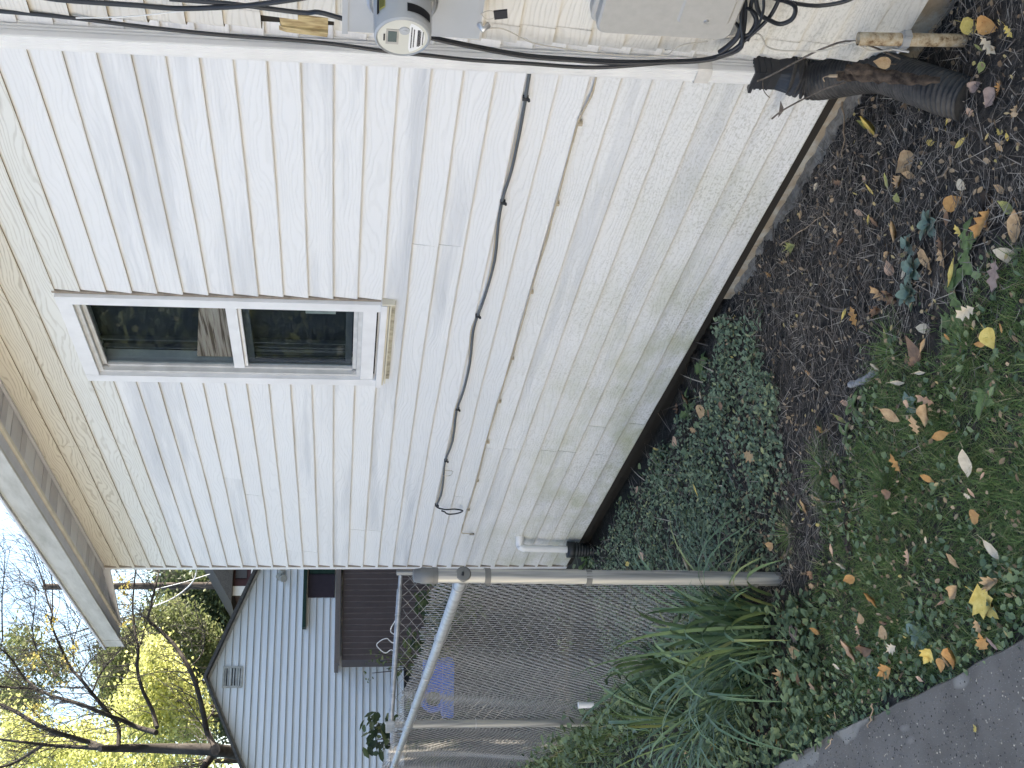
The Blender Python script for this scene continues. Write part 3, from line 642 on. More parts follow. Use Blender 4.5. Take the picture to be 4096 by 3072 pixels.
b.prism(None, [v+Vector((0, -0.003, 0)) for v in (q0, q1, q2, q3)], [v+Vector((0, 0.003, 0)) for v in (q0, q1, q2, q3)], 1)
tag(b.build('meter_seal_tag', [M['wire'], M['ink']], None, tg), 'dark rectangular seal tag hanging from the bottom of the meter box', 'seal tag')

for o_ in [o for o in meter.children if o.name.startswith(('meter_body', 'sealing_ring'))]:
    for oo in [o_]+list(o_.children):                    # bring the dial to its real 15 cm width
        for v in oo.data.vertices: v.co.x = (fc.x-mo.x)+(v.co.x-(fc.x-mo.x))*0.875; v.co.z = (fc.z-mo.z)+(v.co.z-(fc.z-mo.z))*0.875
YT = YB-0.10
def rbox(b, xa, xb, za, zb, ya, yb, r, mi=0):
    pl = []
    for cx, cz, a in ((xb-r, zb-r, 0), (xa+r, zb-r, 90), (xa+r, za+r, 180), (xb-r, za+r, 270)):
        pl += [(cx+r*math.cos(R(a+i*18)), cz+r*math.sin(R(a+i*18))) for i in range(6)]
    e = 0.006; cx, cz = (xa+xb)/2, (za+zb)/2
    inner = [(cx+(x-cx)*(1-e/(xb-xa)*2), cz+(z-cz)*(1-e/(zb-za)*2)) for x, z in pl]
    A = [(x, yb, z) for x, z in pl]; B_ = [(x, ya+e, z) for x, z in pl]; C_ = [(x, ya, z) for x, z in inner]; n = len(pl)
    b.add(A+B_, [(i, (i+1) % n, n+(i+1) % n, n+i) for i in range(n)], mi); b.add(B_+C_, [(i, (i+1) % n, n+(i+1) % n, n+i) for i in range(n)], mi); b.add(C_, [tuple(range(n))], mi)
t0 = at(2380, 135, 'y', YT); t1 = at(2915, 165, 'y', YT); tx = (t0.x+t1.x)/2
to = Vector((tx+0.15, YT, (t0.z+t1.z)/2))
tel = empty('utility_box', to, 'putty coloured plastic utility box with an inset door below the meter', 'utility box')
b = MB(to); rbox(b, tx, tx+0.36, t1.z, t0.z, YT, YT+0.045, 0.03); b.build('lid', M['tel'], tel)
b = MB(to); rbox(b, tx-0.008, tx+0.37, t1.z-0.012, t0.z+0.012, YT+0.0452, YB+0.012, 0.03); b.build('back_box', M['ivory'] if False else M['tel'], tel)
d0 = at(2705, 95, 'y', YT-0.006); d1 = at(2912, 108, 'y', YT-0.006)
b = MB(to); rbox(b, d0.x, d0.x+0.2, d1.z, d0.z, YT-0.006, YT+0.0005, 0.012); dr = b.build('door', M['tel'], tel)
b = MB(to); s = at(2825, 88, 'y', YT-0.008); disc_ring(b, s.x, s.z, YT-0.0061, YT-0.011, 0.008, 0.0065, 16); b.build('screw', M['steel'], dr)

# cables (each hangs at its own distance in front of the wall)
def cable(name, pts, r, mat, label, cat='cable', group=None, n=7, sub=4, mats=None):
    P = smooth_path([at(x, y, 'y', yy) for x, y, yy in pts], sub); o = P[0]
    b = MB(o); b.tube(P, r, n); return tag(b.build(name, mat, None, o), label, cat, group)
z1 = lambda x, y: (x*.5425, y*.5425)
z2 = lambda x, y: (1200+x*.40687, y*.40687)
z3 = lambda x, y: (2100+x*.40687, y*.40687)
z4 = lambda x, y: (2900+x*.5407, y*.5407)
def seq(y0, y1, *pp): return [(p[0], p[1], y0+(y1-y0)*i/(len(pp)-1)) for i, p in enumerate(pp)]
cable('service_cable', seq(-0.23, -0.27, z1(150, -60), z1(420, -4), z1(1000, 38), z1(1300, 62), z1(1600, 55), z1(1850, 38), z1(2212, -12), z1(2400, -50)), 0.0075, M['cable'], 'black service cable dipping across the top of the right wall', 'cable')
cable('service_cable', seq(-0.235, -0.275, z1(1250, -8), z1(1700, 28), z1(2212, 92), z2(180, 120), z2(440, 190)), 0.007, M['cable'], 'black cable running above the yellow wood into the meter box', 'cable')
cable('service_cable', seq(-0.19, -0.255, z1(-40, 80), z1(300, 108), z1(600, 140), z1(1100, 203), z1(1700, 264), z1(2212, 300), z2(400, 442), z2(830, 502), z2(1270, 546), z2(1700, 592), z2(2212, 622), z3(500, 658), z3(800, 660), z3(1100, 640), z3(1400, 615), z3(1700, 598), z3(2000, 515), z3(2150, 400), z3(2270, 220), z4(190, 60), z4(215, -30)), 0.0062, M['cable'], 'long black cable hanging down the face of the white downspout', 'cable')
cable('service_cable', seq(-0.215, -0.26, z2(1150, 320), z2(1290, 362), z2(1700, 448), z2(2212, 540), z3(500, 580), z3(900, 603), z3(1300, 603), z3(1700, 588), z3(1900, 548), z3(2110, 440), z4(150, 130), z4(150, -20)), 0.0058, M['cable'], 'upper black cable leaving the meter box along the downspout', 'cable')
cable('service_cable', seq(-0.225, -0.265, z2(1160, 335), z2(1290, 378), z2(1700, 466), z2(2212, 556), z3(500, 598), z3(900, 622), z3(1300, 618), z3(1700, 604), z3(1920, 560), z3(2130, 460), z4(120, 150), z4(128, -20)), 0.0058, M['cable'], 'lower black cable leaving the meter box along the downspout', 'cable')
cable('cable_loop', seq(-0.24, -0.26, z4(405, -20), z4(370, 60), z4(330, 125), z4(270, 190), z4(180, 270), z4(60, 370), z4(-60, 420)), 0.006, M['cable'], 'black cable running diagonally below the putty box', 'cable')
cable('cable_loop', seq(-0.27, -0.255, z4(420, 0), z4(500, 30), z4(522, 80), z4(490, 145), z4(410, 178), z4(330, 150), z4(265, 110), z4(235, 40), z4(230, -30)), 0.0068, M['cable'], 'round black cable loop beside the putty box', 'cable')
cable('cable_loop', seq(-0.26, -0.255, z4(960, -20), z4(860, 18), z4(700, 42), z4(560, 32), z4(400, 0), z4(330, -25)), 0.006, M['cable'], 'black cable arching across the lower right wall boards', 'cable')
cable('cable_loop', seq(-0.25, -0.25, z4(135, -20), z4(140, 130), z4(115, 200), z4(100, 260), z4(40, 330), z4(-40, 390)), 0.009, M['cable'], 'thick black cable bundle beside the putty box', 'cable')
cable('cable_loop', seq(-0.265, -0.25, z4(160, 60), z4(215, 90), z4(238, 150), z4(215, 210), z4(150, 260), z4(80, 170)), 0.005, M['cable'], 'small black cable loop hooked under the putty box', 'cable')
cable('cable_loop', seq(-0.27, -0.25, z4(285, -20), z4(285, 60), z4(270, 130), z4(240, 190), z4(195, 240), z4(170, 300)), 0.0042, M['cable'], 'thin black cable beside the round loop', 'cable')
cable('white_wire', seq(-0.215, -0.225, z1(560, 132), z1(800, 128), z1(1000, 118), z1(1250, 92), z1(1420, 72)), 0.0022, M['label'], 'thin white wire crossing above the downspout', 'wire')
cable('bare_wire', seq(-0.20, -0.25, z2(1760, 287), z2(1950, 277), z2(2060, 310), z2(2212, 388), z3(110, 430), z3(400, 480), z3(700, 522), z3(1080, 552), z3(1380, 540), z3(1460, 492), z3(1560, 440), z3(1800, 408)), 0.002, M['wire'], 'thin bare wire swinging from the meter box past the downspout', 'wire')
cable('ground_wire', seq(-0.24, -0.34, z4(-90, 290), z4(60, 265), z4(240, 252), z4(285, 300), z4(310, 345), z4(400, 373), z4(560, 380), z4(700, 378), z4(850, 345), z4(960, 310), z4(1010, 350), z4(1100, 380), z4(1220, 370), z4(1300, 348)), 0.0026, M['wire'], 'thin ground wire running down to the clamp on the rusty pipe', 'wire')
cable('black_stub', seq(-0.13, -0.15, (2660, 190), (2720, 184), (2800, 182)), 0.009, M['cable'], 'short black cable stub behind the strap of the downspout', 'cable')

# cables clipped to the siding
za = lambda x, y: (1500+x*.6027, 200+y*.6027)
zb = lambda x, y: (1500+x*.663, 1200+y*.663)
YC = -0.022
gc = empty('wall_cable', at(1900, 1000, 'y', YC), 'grey cable pair clipped along the wall and ending in a small loop', 'cable')
go_ = gc.location.copy()
A_ = [za(1030, 120), za(1000, 315), za(958, 550), za(905, 800), za(847, 985), za(818, 1150), za(793, 1400), za(722, 1655), zb(615, 105), zb(590, 200), zb(572, 380), zb(533, 550), zb(492, 668), zb(468, 850), zb(422, 975), zb(412, 1080), zb(397, 1180), zb(366, 1242)]
P = smooth_path([at(x, y, 'y', YC) for x, y in A_], 3); b = MB(go_); b.tube(P, 0.0062, 7); b.build('cable', M['greycable'], gc)
P = smooth_path([at(x-5+4*math.sin(i*1.9), y, 'y', YC+0.003) for i, (x, y) in enumerate(A_)], 3); b = MB(go_); b.tube(P, 0.0036, 6); b.build('cable', M['tancable'], gc)
P = smooth_path([at(*zb(x, y), 'y', YC-0.02*min(1, i)) for i, (x, y) in enumerate([(366, 1242), (385, 1256), (430, 1264), (480, 1262), (527, 1270), (515, 1282), (470, 1292), (435, 1290), (420, 1278), (402, 1272)])], 4); b = MB(go_); b.tube(P, 0.0046, 7); b.build('end_loop', M['cable'], gc)
P = smooth_path([at(*zb(x, y), 'y', YC-0.008) for x, y in [(420, 1030), (450, 1030), (470, 1034), (462, 1052), (445, 1061), (405, 1060)]], 3); b = MB(go_); b.tube(P, 0.0016, 5); b.build('twist_tie', M['wire'], gc)
for x, y in (za(1003, 325), za(852, 1015), zb(622, 100), zb(500, 662), zb(430, 972), zb(373, 1238)):
    p = at(x, y, 'y', YC-0.004); b = MB(go_); b.box(p.x-0.007, p.x+0.007, p.y-0.004, p.y+0.012, p.z-0.008, p.z+0.012); b.tube([p+Vector((0, 0, -0.008)), p+Vector((0, -0.010, -0.009))], 0.005, 7); b.build('clip', M['black'], gc)
tc = empty('wall_wire', at(2000, 1200, 'y', YC), 'thin beige wire clipped along the wall below the grey cable', 'wire'); to_ = tc.location.copy()
A_ = [za(1470, 140), za(1463, 200), za(1430, 310), za(1358, 452), za(1340, 495), za(1290, 685), za(1203, 1022), za(1140, 1240), za(1034, 1602), zb(868, 205), zb(820, 355), zb(742, 620), zb(667, 866), zb(612, 1094), zb(560, 1270), zb(521, 1394), zb(550, 1408), zb(596, 1412)]
P = smooth_path([at(x, y, 'y', YC) for x, y in A_], 3); b = MB(to_); b.tube(P, 0.0034, 6); b.build('wire', M['tancable'], tc)
P = smooth_path([at(x+6*math.sin(i*2.3), y, 'y', YC+0.002) for i, (x, y) in enumerate(A_[1:-2])], 3); b = MB(to_); b.tube(P, 0.0024, 6); b.build('wire', M['wire'], tc)
p = at(*zb(570, 1413), 'y', YC); b = MB(to_); b.tube([p, at(*zb(598, 1413), 'y', YC)], 0.007, 6); b.build('wire_end', M['greycable'], tc)
for x, y in (za(1358, 493), za(1206, 1026), za(1036, 1611), zb(826, 355), zb(750, 617), zb(680, 862), zb(616, 1094), zb(562, 1269)):
    p = at(x, y, 'y', YC-0.002); b = MB(to_); b.box(p.x-0.007, p.x+0.007, p.y-0.003, p.y+0.012, p.z-0.010, p.z+0.006); b.build('clip', M['tancable'], tc)

# white drain pipe at the far end
zp = lambda x, y: (1600+x*.6161, 2050+y*.6161)
p0 = at(*zp(775, 150), 'y', 0.0); pe = at(*zp(775, 232), 'y', -0.075); pb = at(*zp(1095, 240), 'y', -0.075)
po = Vector((pe.x, -0.075, pb.z)); pr = 0.024
pv = empty('drain_pipe', po, 'white plastic elbow pipe leaving the far end of the wall', 'pipe')
pts = [(p0.x, 0.01, pe.z), (p0.x, -0.035, pe.z)]+[(pe.x, -0.035-0.04*math.sin(R(a)), pe.z-0.04*(1-math.cos(R(a)))) for a in (15, 30, 45, 60, 75, 90)]
b = MB(po); b.tube(pts, pr*1.16, 14); b.build('elbow', M['pvc'], pv)
b = MB(po); b.tube([(pe.x, -0.075, pe.z-0.03), (pb.x, -0.075, pb.z-0.02)], pr, 14); b.build('straight_pipe', M['pvc'], pv)
b = MB(po); pr_ = []; 
zt = pb.z+0.012; zb_ = at(*zp(1270, 225), 'y', -0.075).z-0.03
prof = [(zt, 0.03), (zt, 0.056), (zt-0.05, 0.057), (zt-0.055, 0.05)]
z = zt-0.06; i = 0
while z > zb_:
    prof += [(z, 0.055-0.0032*i), (z-0.010, 0.055-0.0032*i), (z-0.013, 0.049-0.0032*i), (z-0.016, 0.049-0.0032*i)]; z -= 0.02; i += 1
b.tube([(pb.x+0.02*(zt-z_), -0.075-0.05*(zt-z_), z_-i_*1e-5) for i_, (z_, _) in enumerate(prof)], [r for _, r in prof], 18); tag(b.build('rubber_boot', M['boot']), 'black ribbed rubber coupling at the foot of the white pipe', 'coupling').location = po

# black corrugated drain hose from the downspout
hx = x1-0.03+lean(dz0); 
ho = Vector((hx, -0.03, dz0))
hose = empty('drain_hose', ho, 'black corrugated drain hose from the downspout to the soil, dusty ribs', 'drain hose')
b = MB(ho); L2 = lean(dz0)
ax0, ax1, ay0, ay1 = 0.008+L2, 0.088+L2, -0.072, 0.026
b.box(ax0, ax1, ay0, ay1, dz0-0.075, dz0+0.010)
for i in range(3): b.box(ax0-0.0025, ax1+0.0025, ay0-0.0025, ay1+0.0025, dz0-0.012-0.02*i, dz0-0.005-0.02*i)
b.box(ax0-0.03, ax0+0.0, ay0+0.005, ay0+0.03, dz0-0.006, dz0+0.004)
b.build('square_adapter', M['black'], hose)
b = MB(ho)
sq = [(ax0, ay0), (ax1, ay0), (ax1, ay1), (ax0, ay1)]; cx, cy = (ax0+ax1)/2+0.012, (ay0+ay1)/2-0.03; n = 24; ringv = []; sqv = []
for i in range(n):
    a = 2*math.pi*i/n+math.pi*1.25; c_, s_ = math.cos(a), math.sin(a); m_ = max(abs(c_), abs(s_))
    sqv.append(((ax0+ax1)/2+c_/m_*(ax1-ax0)/2, (ay0+ay1)/2+s_/m_*(ay1-ay0)/2, dz0-0.0752)); ringv.append((cx+0.062*c_, cy+0.062*s_, dz0-0.125+0.03*s_*0))
b.add(sqv+ringv, [(i, n+i, n+(i+1) % n, (i+1) % n) for i in range(n)], 0, False); b.add(sqv, [tuple(range(n))]); b.build('transition_cone', M['black'], hose)
gp = [Vector((cx, cy, dz0-0.118)), Vector((cx+0.018, cy-0.03, dz0-0.20)), at(3500, 290, 'y', -0.20), at(3640, 325, 'y', -0.33), at(3760, 365, 'y', -0.45), at(3815, 400, 'y', -0.53)+Vector((0, 0, -0.05))]
P = smooth_path(gp, 40); acc = 0; PP = []; RR = []; last = P[0]; nxt = 0; ph = 0
per = 0.0165
tot = sum((P[i+1]-P[i]).length for i in range(len(P)-1)); step = per/6; 
cur = 0; i = 0; pos = P[0].copy()
d_ = 0; dist = [0]
for i in range(len(P)-1): dist.append(dist[-1]+(P[i+1]-P[i]).length)
s_ = 0
while s_ < tot:
    j = max(kk for kk in range(len(dist)) if dist[kk] <= s_); j = min(j, len(P)-2)
    t = (s_-dist[j])/max(1e-9, dist[j+1]-dist[j]); PP.append(P[j].lerp(P[j+1], t))
    c = math.cos(2*math.pi*s_/per); RR.append(0.0570+0.0085*max(-0.8, min(0.8, c*1.6))); s_ += step
b = MB(ho); b.tube(PP, RR, 26); b.build('corrugated_hose', M['pipe'], hose)

# rusty pipe stub with clamp
YP = -0.34
q0 = at(3432, 155, 'y', YP); q1 = at(3875, 163, 'y', YP)
rp = empty('rusty_pipe', q1, 'short rusty steel pipe standing in the soil by the right wall', 'pipe')
b = MB(q1); dv = (q0-q1).normalized(); b.tube([q1-dv*0.06, q0], 0.0185, 18, caps=False); b.tube([q0, q0-dv*0.05], 0.0150, 18, caps=True); b.build('pipe', M['rust'], rp)
cz = at(3618, 160, 'y', YP); b = MB(q1); b.tube([cz-dv*0.010, cz+dv*0.012], 0.0235, 14); b.box(cz.x-0.032, cz.x-0.018, YP-0.016, YP+0.012, cz.z-0.012, cz.z+0.014); b.box(cz.x+0.016, cz.x+0.03, YP-0.014, YP+0.010, cz.z-0.010, cz.z+0.012)
b.tube([(cz.x-0.045, YP-0.006, cz.z+0.002), (cz.x-0.012, YP-0.006, cz.z+0.002)], 0.0055, 7); b.tube([(cz.x-0.025, YP-0.02, cz.z-0.02), (cz.x-0.025, YP-0.012, cz.z+0.03)], 0.004, 6); b.build('ground_clamp', M['galv'], rp)

# ------------------------------------------------------------------ fences
def ftop(x): return -0.50
def fy(x): return -1.335-(x+1.24)*0.034
pf = Vector((-1.335, -1.335, gh(-1.335, -1.335))); ptp = at(1652, 2302, 'y', -1.335)
fence = empty('chain_link_fence', pf, 'chain link fence running away from the near terminal post beside the house', 'fence')
def fpt(x, z): return Vector((x, fy(x), z))
pa = Vector((pf.x, pf.y, pf.z-0.2)); b = MB(pf); b.tube([pa, Vector((ptp.x, pf.y, ptp.z-0.03))], 0.0268, 20); b.build('terminal_post', M['post'], fence)
axd = (Vector((ptp.x, pf.y, ptp.z))-pf).normalized(); tp = Vector((ptp.x, pf.y, ptp.z))
b = MB(pf); b.tube([tp-axd*0.075, tp-axd*0.03, tp-axd*0.028, tp-axd*0.004, tp], [0.0298, 0.0302, 0.028, 0.024, 0.016], 18); b.build('post_cap', M['band'], fence)
for px_ in (1737, 1948, 2355, 3029):
    zc_ = at(px_, 2305, 'y', -1.335).z; c = pf+axd*((zc_-pf.z)/axd.z)
    b = MB(pf); b.tube([c-axd*0.011, c+axd*0.011], 0.0315, 18)
    if px_ == 1737:
        b.box(c.x-0.070, c.x-0.028, c.y-0.008, c.y+0.008, c.z-0.009, c.z+0.009); b.tube([c+Vector((-0.055, -0.02, 0)), c+Vector((-0.055, 0.02, 0))], 0.006, 8)
    b.build('tension_band', M['band'], fence)
RX0, RX1 = -1.245, -7.9
b = MB(pf); rp_ = [fpt(RX0-0.03, -0.50), fpt(-3, -0.502), fpt(-4.9, -0.50), fpt(RX1, -0.50)]; b.tube(rp_, 0.0225, 16); b.build('top_rail', M['galv'], fence)
c = fpt(RX0, -0.50); b = MB(pf); tdir = (fpt(-3, -0.5)-c).normalized(); b.tube([c+tdir*0.055, c+tdir*0.002, c, c-tdir*0.003], [0.0265, 0.0265, 0.0285, 0.024], 18); b.build('rail_cup', M['band'], fence)
b = MB(pf); b.tube([c-tdir*0.0035+Vector((0.0, 0.006, 0.002)), c-tdir*0.0055+Vector((0, -0.007, 0.004))], 0.005, 6); b.build('cup_bolt', M['ink'], fence)
x2 = -4.93; b = MB(pf); b.tube([(x2-0.08, fy(x2)+0.004, GZ-0.2), (x2, fy(x2), -0.525)], 0.027, 16); b.build('line_post', M['post'], fence)
x3 = -7.7; b = MB(pf); b.tube([(x3, fy(x3), GZ-0.2), (x3, fy(x3), -0.5)], 0.027, 12); b.build('line_post', M['post'], fence)
for px_, py_ in ((1838, 2392), (1760, 2540), (1706, 2683), (1662, 2792), (1636, 2868), (1628, 2893), (1600, 2970), (1580, 3034)):
    t_ = at(px_, py_, 'z', -0.50); x = t_.x; b = MB(pf); ring = [fpt(x, -0.5)+Vector((0.003*math.cos(a), 0.0255*math.cos(a), 0.0255*math.sin(a))) for a in [R(20*i) for i in range(-3, 13)]]
    ring = [fpt(x, -0.5)+Vector((0, 0.05, 0.04))]+ring+[fpt(x, -0.5)+Vector((0.01, 0.05, -0.05))]
    b.tube(ring, 0.0022, 5); b.build('tie_wire', M['steel'], fence)
b = MB(pf); ring = [(x2+0.0305*math.cos(R(a)), fy(x2)+0.0305*math.sin(R(a)), -0.93) for a in range(0, 361, 24)]; b.tube(ring, 0.0024, 5); b.build('tie_wire', M['steel'], fence)
def chain(p0f, xa, xb, zt, zb, p, h, r, wav=1.0, seed=0, amp=0.004):
    """chain link fabric as real woven wires; p0f maps (along, z) to a point and the across direction"""
    vs = []; fs = []; nW = int(abs(xb-xa)/p); nZ = int((zt-zb)/h); rr = random.Random(seed)
    for kx in range(nW):
        for side in (0, 1):
            pass
        pts = []
        ext = 0.0
        for iz in range(nZ+1):
            z = zt-iz*h
            if iz == 0: z += rr.uniform(-0.012, 0.012)
            e = (kx+iz) % 2
            s = (kx+e)*p
            off = amp*(1 if e else -1)
            sw = wav*(0.016*math.sin(s*2.1+0.6)+0.010*math.sin(s*5.3+z*3.1)+0.010*math.sin(z*4.4+s*1.1))
            ss = s+wav*0.008*math.sin(z*5+s*3.7); z2_ = z+wav*(0.010*math.sin(s*3.3)+0.007*math.sin(s*9.1+z*2))
            pts.append((ss, sw+off, z2_))
        base = len(vs)
        for i, (s, o, z) in enumerate(pts):
            c = p0f(s, z, o)
            t = Vector(p0f(*[pts[min(i+1, nZ)][0], pts[min(i+1, nZ)][2], 0]))-Vector(p0f(*[pts[max(i-1, 0)][0], pts[max(i-1, 0)][2], 0]))
            for a in (0, 1, 2, 3):
                an = math.pi/2*a
                vs.append((c[0]+r*0.75*math.cos(an)*(-1), c[1]+r*math.sin(an), c[2]+r*0.6*math.cos(an)))
        for i in range(nZ):
            for a in range(4):
                fs.append((base+i*4+a, base+i*4+(a+1) % 4, base+i*4+4+(a+1) % 4, base+i*4+4+a))
    return vs, fs
def f1(s, z, o): x = -1.40-s; return (x, fy(x)+0.034+o, z)
v_, f_ = chain(f1, -1.40, -7.9, -0.425, -1.74, 0.032, 0.0240, 0.0017, amp=0.005)
b = MB(pf); b.add(v_, f_); tag(b.build('wire_mesh', M['mesh'], fence), kind='stuff')
# far gate: between the house corner and the first fence
g0 = at(1603, 2290, 'x', -5.60); g1 = at(1563, 2900, 'x', -6.02)
gate = empty('chain_link_gate', Vector((g0.x, g0.y, GZ)), 'chain link gate closing the gap between the house corner and the fence', 'gate')
gob = gate.location.copy()
b = MB(gob); b.tube([g0, g0.lerp(g1, 0.12)], 0.0145, 10); b.tube([g0.lerp(g1, 0.11), g1], 0.0195, 12); b.build('top_bar', M['galv'], gate)
for q in (g0, g1):
    b = MB(gob); b.tube([(q.x, q.y, GZ-0.1), (q.x, q.y, q.z+0.03)], 0.022, 10); b.build('gate_post', M['post'], gate)
b = MB(gob); b.box(g1.x-0.035, g1.x+0.035, g1.y-0.05, g1.y+0.02, g1.z-0.03, g1.z+0.035); b.tube([g1+Vector((0, -0.05, -0.02)), g1+Vector((0, -0.13, -0.02))], 0.025, 8); b.build('hinge', M['galv'], gate)
gd = (g1-g0); gl_ = gd.length; gd.normalize(); gn = Vector((gd.y, -gd.x, 0)).normalized()
def f2(s, z, o): q = g0+gd*s; return (q.x+gn.x*o, q.y+gn.y*o, z+(q.z-g0.z))
v_, f_ = chain(f2, 0, gl_, g0.z-0.03, GZ+0.02, 0.045, 0.04, 0.0021, 0.5, 5)
b = MB(gob); b.add(v_, f_); tag(b.build('wire_mesh', M['mesh'], gate), kind='stuff')
for fr_ in (0.28, 0.62, 0.8):
    q = g0.lerp(g1, fr_); b = MB(gob); b.tube([q+Vector((0.022*math.cos(R(a)), 0, 0.022*math.sin(R(a)))) for a in range(-60, 200, 26)], 0.0022, 5); b.build('tie_wire', M['steel'], gate)
zg = lambda x, y: (1300+x*.4728, 2250+y*.4728)
P = smooth_path([at(*zg(x, y), 'd', 9.75) for x, y in [(612, 348), (632, 400), (600, 480), (562, 550), (560, 590), (610, 625), (604, 660), (575, 680), (545, 660), (525, 643), (480, 655), (437, 695), (470, 740), (515, 765), (560, 738), (600, 770)]], 4)
b = MB(P[0]); b.tube(P, 0.0042, 6); tag(b.build('white_wire', M['label'], None, P[0]), 'curly white wire tangled over the top bar of the far gate', 'wire')
# ------------------------------------------------------------------ small growth on the ground (uncountable)
def inside(x, y, poly):
    c = False; n = len(poly); j = n-1
    for i in range(n):
        xi, yi = poly[i]; xj, yj = poly[j]
        if (yi > y) != (yj > y) and x < (xj-xi)*(y-yi)/(yj-yi)+xi: c = not c
        j = i
    return c
def patch(x, y, f, ph): return 0.5+0.35*noise2(x, y, f, ph)
class Fast:
    def __init__(s): s.v = []; s.f = []
    def blade(s, p, d, L, wd, bend, seg=2):
        d = Vector(d); side = Vector((-d.y, d.x, 0))
        if side.length < 1e-4: side = Vector((1, 0, 0))
        side.normalize(); b = len(s.v); q = Vector(p); dd = d.normalized()
        for i in range(seg+1):
            wv = wd*(1-(i/seg)**1.5)*0.5
            if i == seg: s.v.append(tuple(q))
            else: s.v.append(tuple(q-side*wv)); s.v.append(tuple(q+side*wv))
            dd = (dd+Vector((d.x, d.y, 0))*bend*0.6-Vector((0, 0, bend*0.5))).normalized(); q = q+dd*(L/seg)
        for i in range(seg-1): s.f.append((b+2*i, b+2*i+1, b+2*i+3, b+2*i+2))
        s.f.append((b+2*seg-2, b+2*seg-1, b+2*seg))
    def leaf(s, p, n, a, L, W):
        n = Vector(n).normalized(); t = Vector((math.cos(a), math.sin(a), 0)); t = (t-n*t.dot(n)).normalized(); u = n.cross(t); p = Vector(p); b = len(s.v)
        for q in (p-t*L*.5, p-t*L*.1+u*W*.5+n*W*.12, p+t*L*.28+u*W*.36+n*W*.1, p+t*L*.5, p+t*L*.28-u*W*.36+n*W*.1, p-t*L*.1-u*W*.5+n*W*.12): s.v.append(tuple(q))
        s.f += [(b, b+3, b+2, b+1), (b, b+5, b+4, b+3)]
    def build(s, name, mat, kind='stuff'):
        me = bpy.data.meshes.new(name); me.from_pydata(s.v, [], s.f); me.materials.append(mat); me.update(); return tag(link(name, me), kind=kind)
U = random.uniform
GC = [(-5.3, -0.10), (-3.8, -0.08), (-2.45, -0.10), (-1.62, -0.06), (-1.30, -0.16), (-1.12, -0.5), (-1.06, -0.9), (-1.15, -1.3), (-2.4, -1.25), (-4.5, -1.0)]
f = Fast(); stems = Fast(); cnt = 0
while cnt < 12500:
    x = -5.2+4.2*(random.random()**0.6); y = U(-1.32, -0.05)
    if not inside(x+0.09*noise2(x, y, 9, .3), y+0.09*noise2(x, y, 8, 2.), GC): continue
    d = patch(x, y, 5.5, 1.2)*0.75+patch(x, y, 15, 0.4)*0.35
    if x > -1.5 and y > -0.35: d *= 0.55
    if -2.9 < x < -1.7 and y > -0.32: d *= 0.35
    if y < -0.95: d *= 0.55
    if random.random() > d*1.1: continue
    z = gh(x, y)+abs(random.gauss(0, 1))*0.032*max(0.2, d)+0.006
    f.leaf((x, y, z), (U(-.7, .7), U(-.9, .5), 0.75), U(0, 6.3), U(0.014, 0.030), U(0.009, 0.018)); cnt += 1
f.build('creeping_ground_cover', M['creeper'])
for i in range(900):
    x = -5.2+4.2*(random.random()**0.6); y = U(-1.3, -0.05)
    if inside(x, y, GC): stems.blade((x, y, gh(x, y)), (U(-1, 1), U(-1, 1), U(0.1, .8)), U(.05, .14), .003, U(0.1, .5), 3)
stems.build('creeper_stems', M['straw'])
GR = [(-0.16, -0.90), (0.10, -1.02), (0.7, -1.10), (1.3, -1.15), (1.3, -1.985), (-1.0, -1.985), (-1.6, -1.99), (-1.25, -1.55), (-0.95, -1.50), (-0.72, -1.14), (-0.52, -1.10), (-0.44, -1.0)]
f = Fast(); cnt = 0; cl = Fast(); c2 = 0
while cnt < 38000:
    x = U(-1.7, 0.75); y = U(-1.99, -0.75)
    if not inside(x+0.09*noise2(x, y, 8, .9), y+0.08*noise2(x, y, 9, 2.6), GR): continue
    d = patch(x, y, 6.5, 2.0)*0.7+patch(x, y, 19, 3.3)*0.45
    d *= min(1, max(0.05, (-y-0.85)/0.35)) if x > -0.6 else 0.7
    if y < -1.92: d *= 0.6
    if random.random() > d: 
        if c2 < 800 and random.random() < 0.2:
            cl.leaf((x, y, gh(x, y)+U(0.004, 0.035)), (U(-.5, .5), U(-.7, .3), 1), U(0, 6.3), U(.014, .034), U(.011, .024)); c2 += 1
        continue
    a = U(0, 6.3); f.blade((x, y, gh(x, y)-0.003), (math.cos(a), math.sin(a), U(0.4, 1.8)), U(0.025, 0.075), U(0.0018, 0.0034), U(0.15, 0.7), 2); cnt += 1
# tufts and back lawn
for tx_, ty_, nn, rad in ((-0.75, -1.10, 260, 0.05), (-1.12, -1.22, 160, 0.05), (-0.10, -0.98, 240, 0.06), (0.35, -1.2, 260, 0.08), (-0.28, -1.35, 300, 0.08)):
    for i in range(nn):
        a = U(0, 6.3); r_ = abs(random.gauss(0, rad)); f.blade((tx_+r_*math.cos(a), ty_+r_*math.sin(a), gh(tx_, ty_)), (math.cos(a), math.sin(a), U(0.6, 2)), U(.05, .11), .0028, U(.2, .6), 3)
for i in range(5000):
    x = -2.0-7.5*random.random()**1.3; y = U(-1.9, -1.25) if random.random() < 0.75 else U(-1.2, 0.6)
    if y > -1.2 and random.random() < 0.6: continue
    if -5.5 < x and y > -0.05: continue
    a = U(0, 6.3); f.blade((x, y, gh(x, y)), (math.cos(a), math.sin(a), U(0.4, 1.8)), U(.04, .11), .005, U(.15, .6), 2)
    if i % 2: cl.leaf((x+U(-.1, .1), y, gh(x, y)+U(.01, .09)), (U(-.5, .5), U(-.7, .3), 1), U(0, 6.3), U(.03, .055), U(.018, .035))
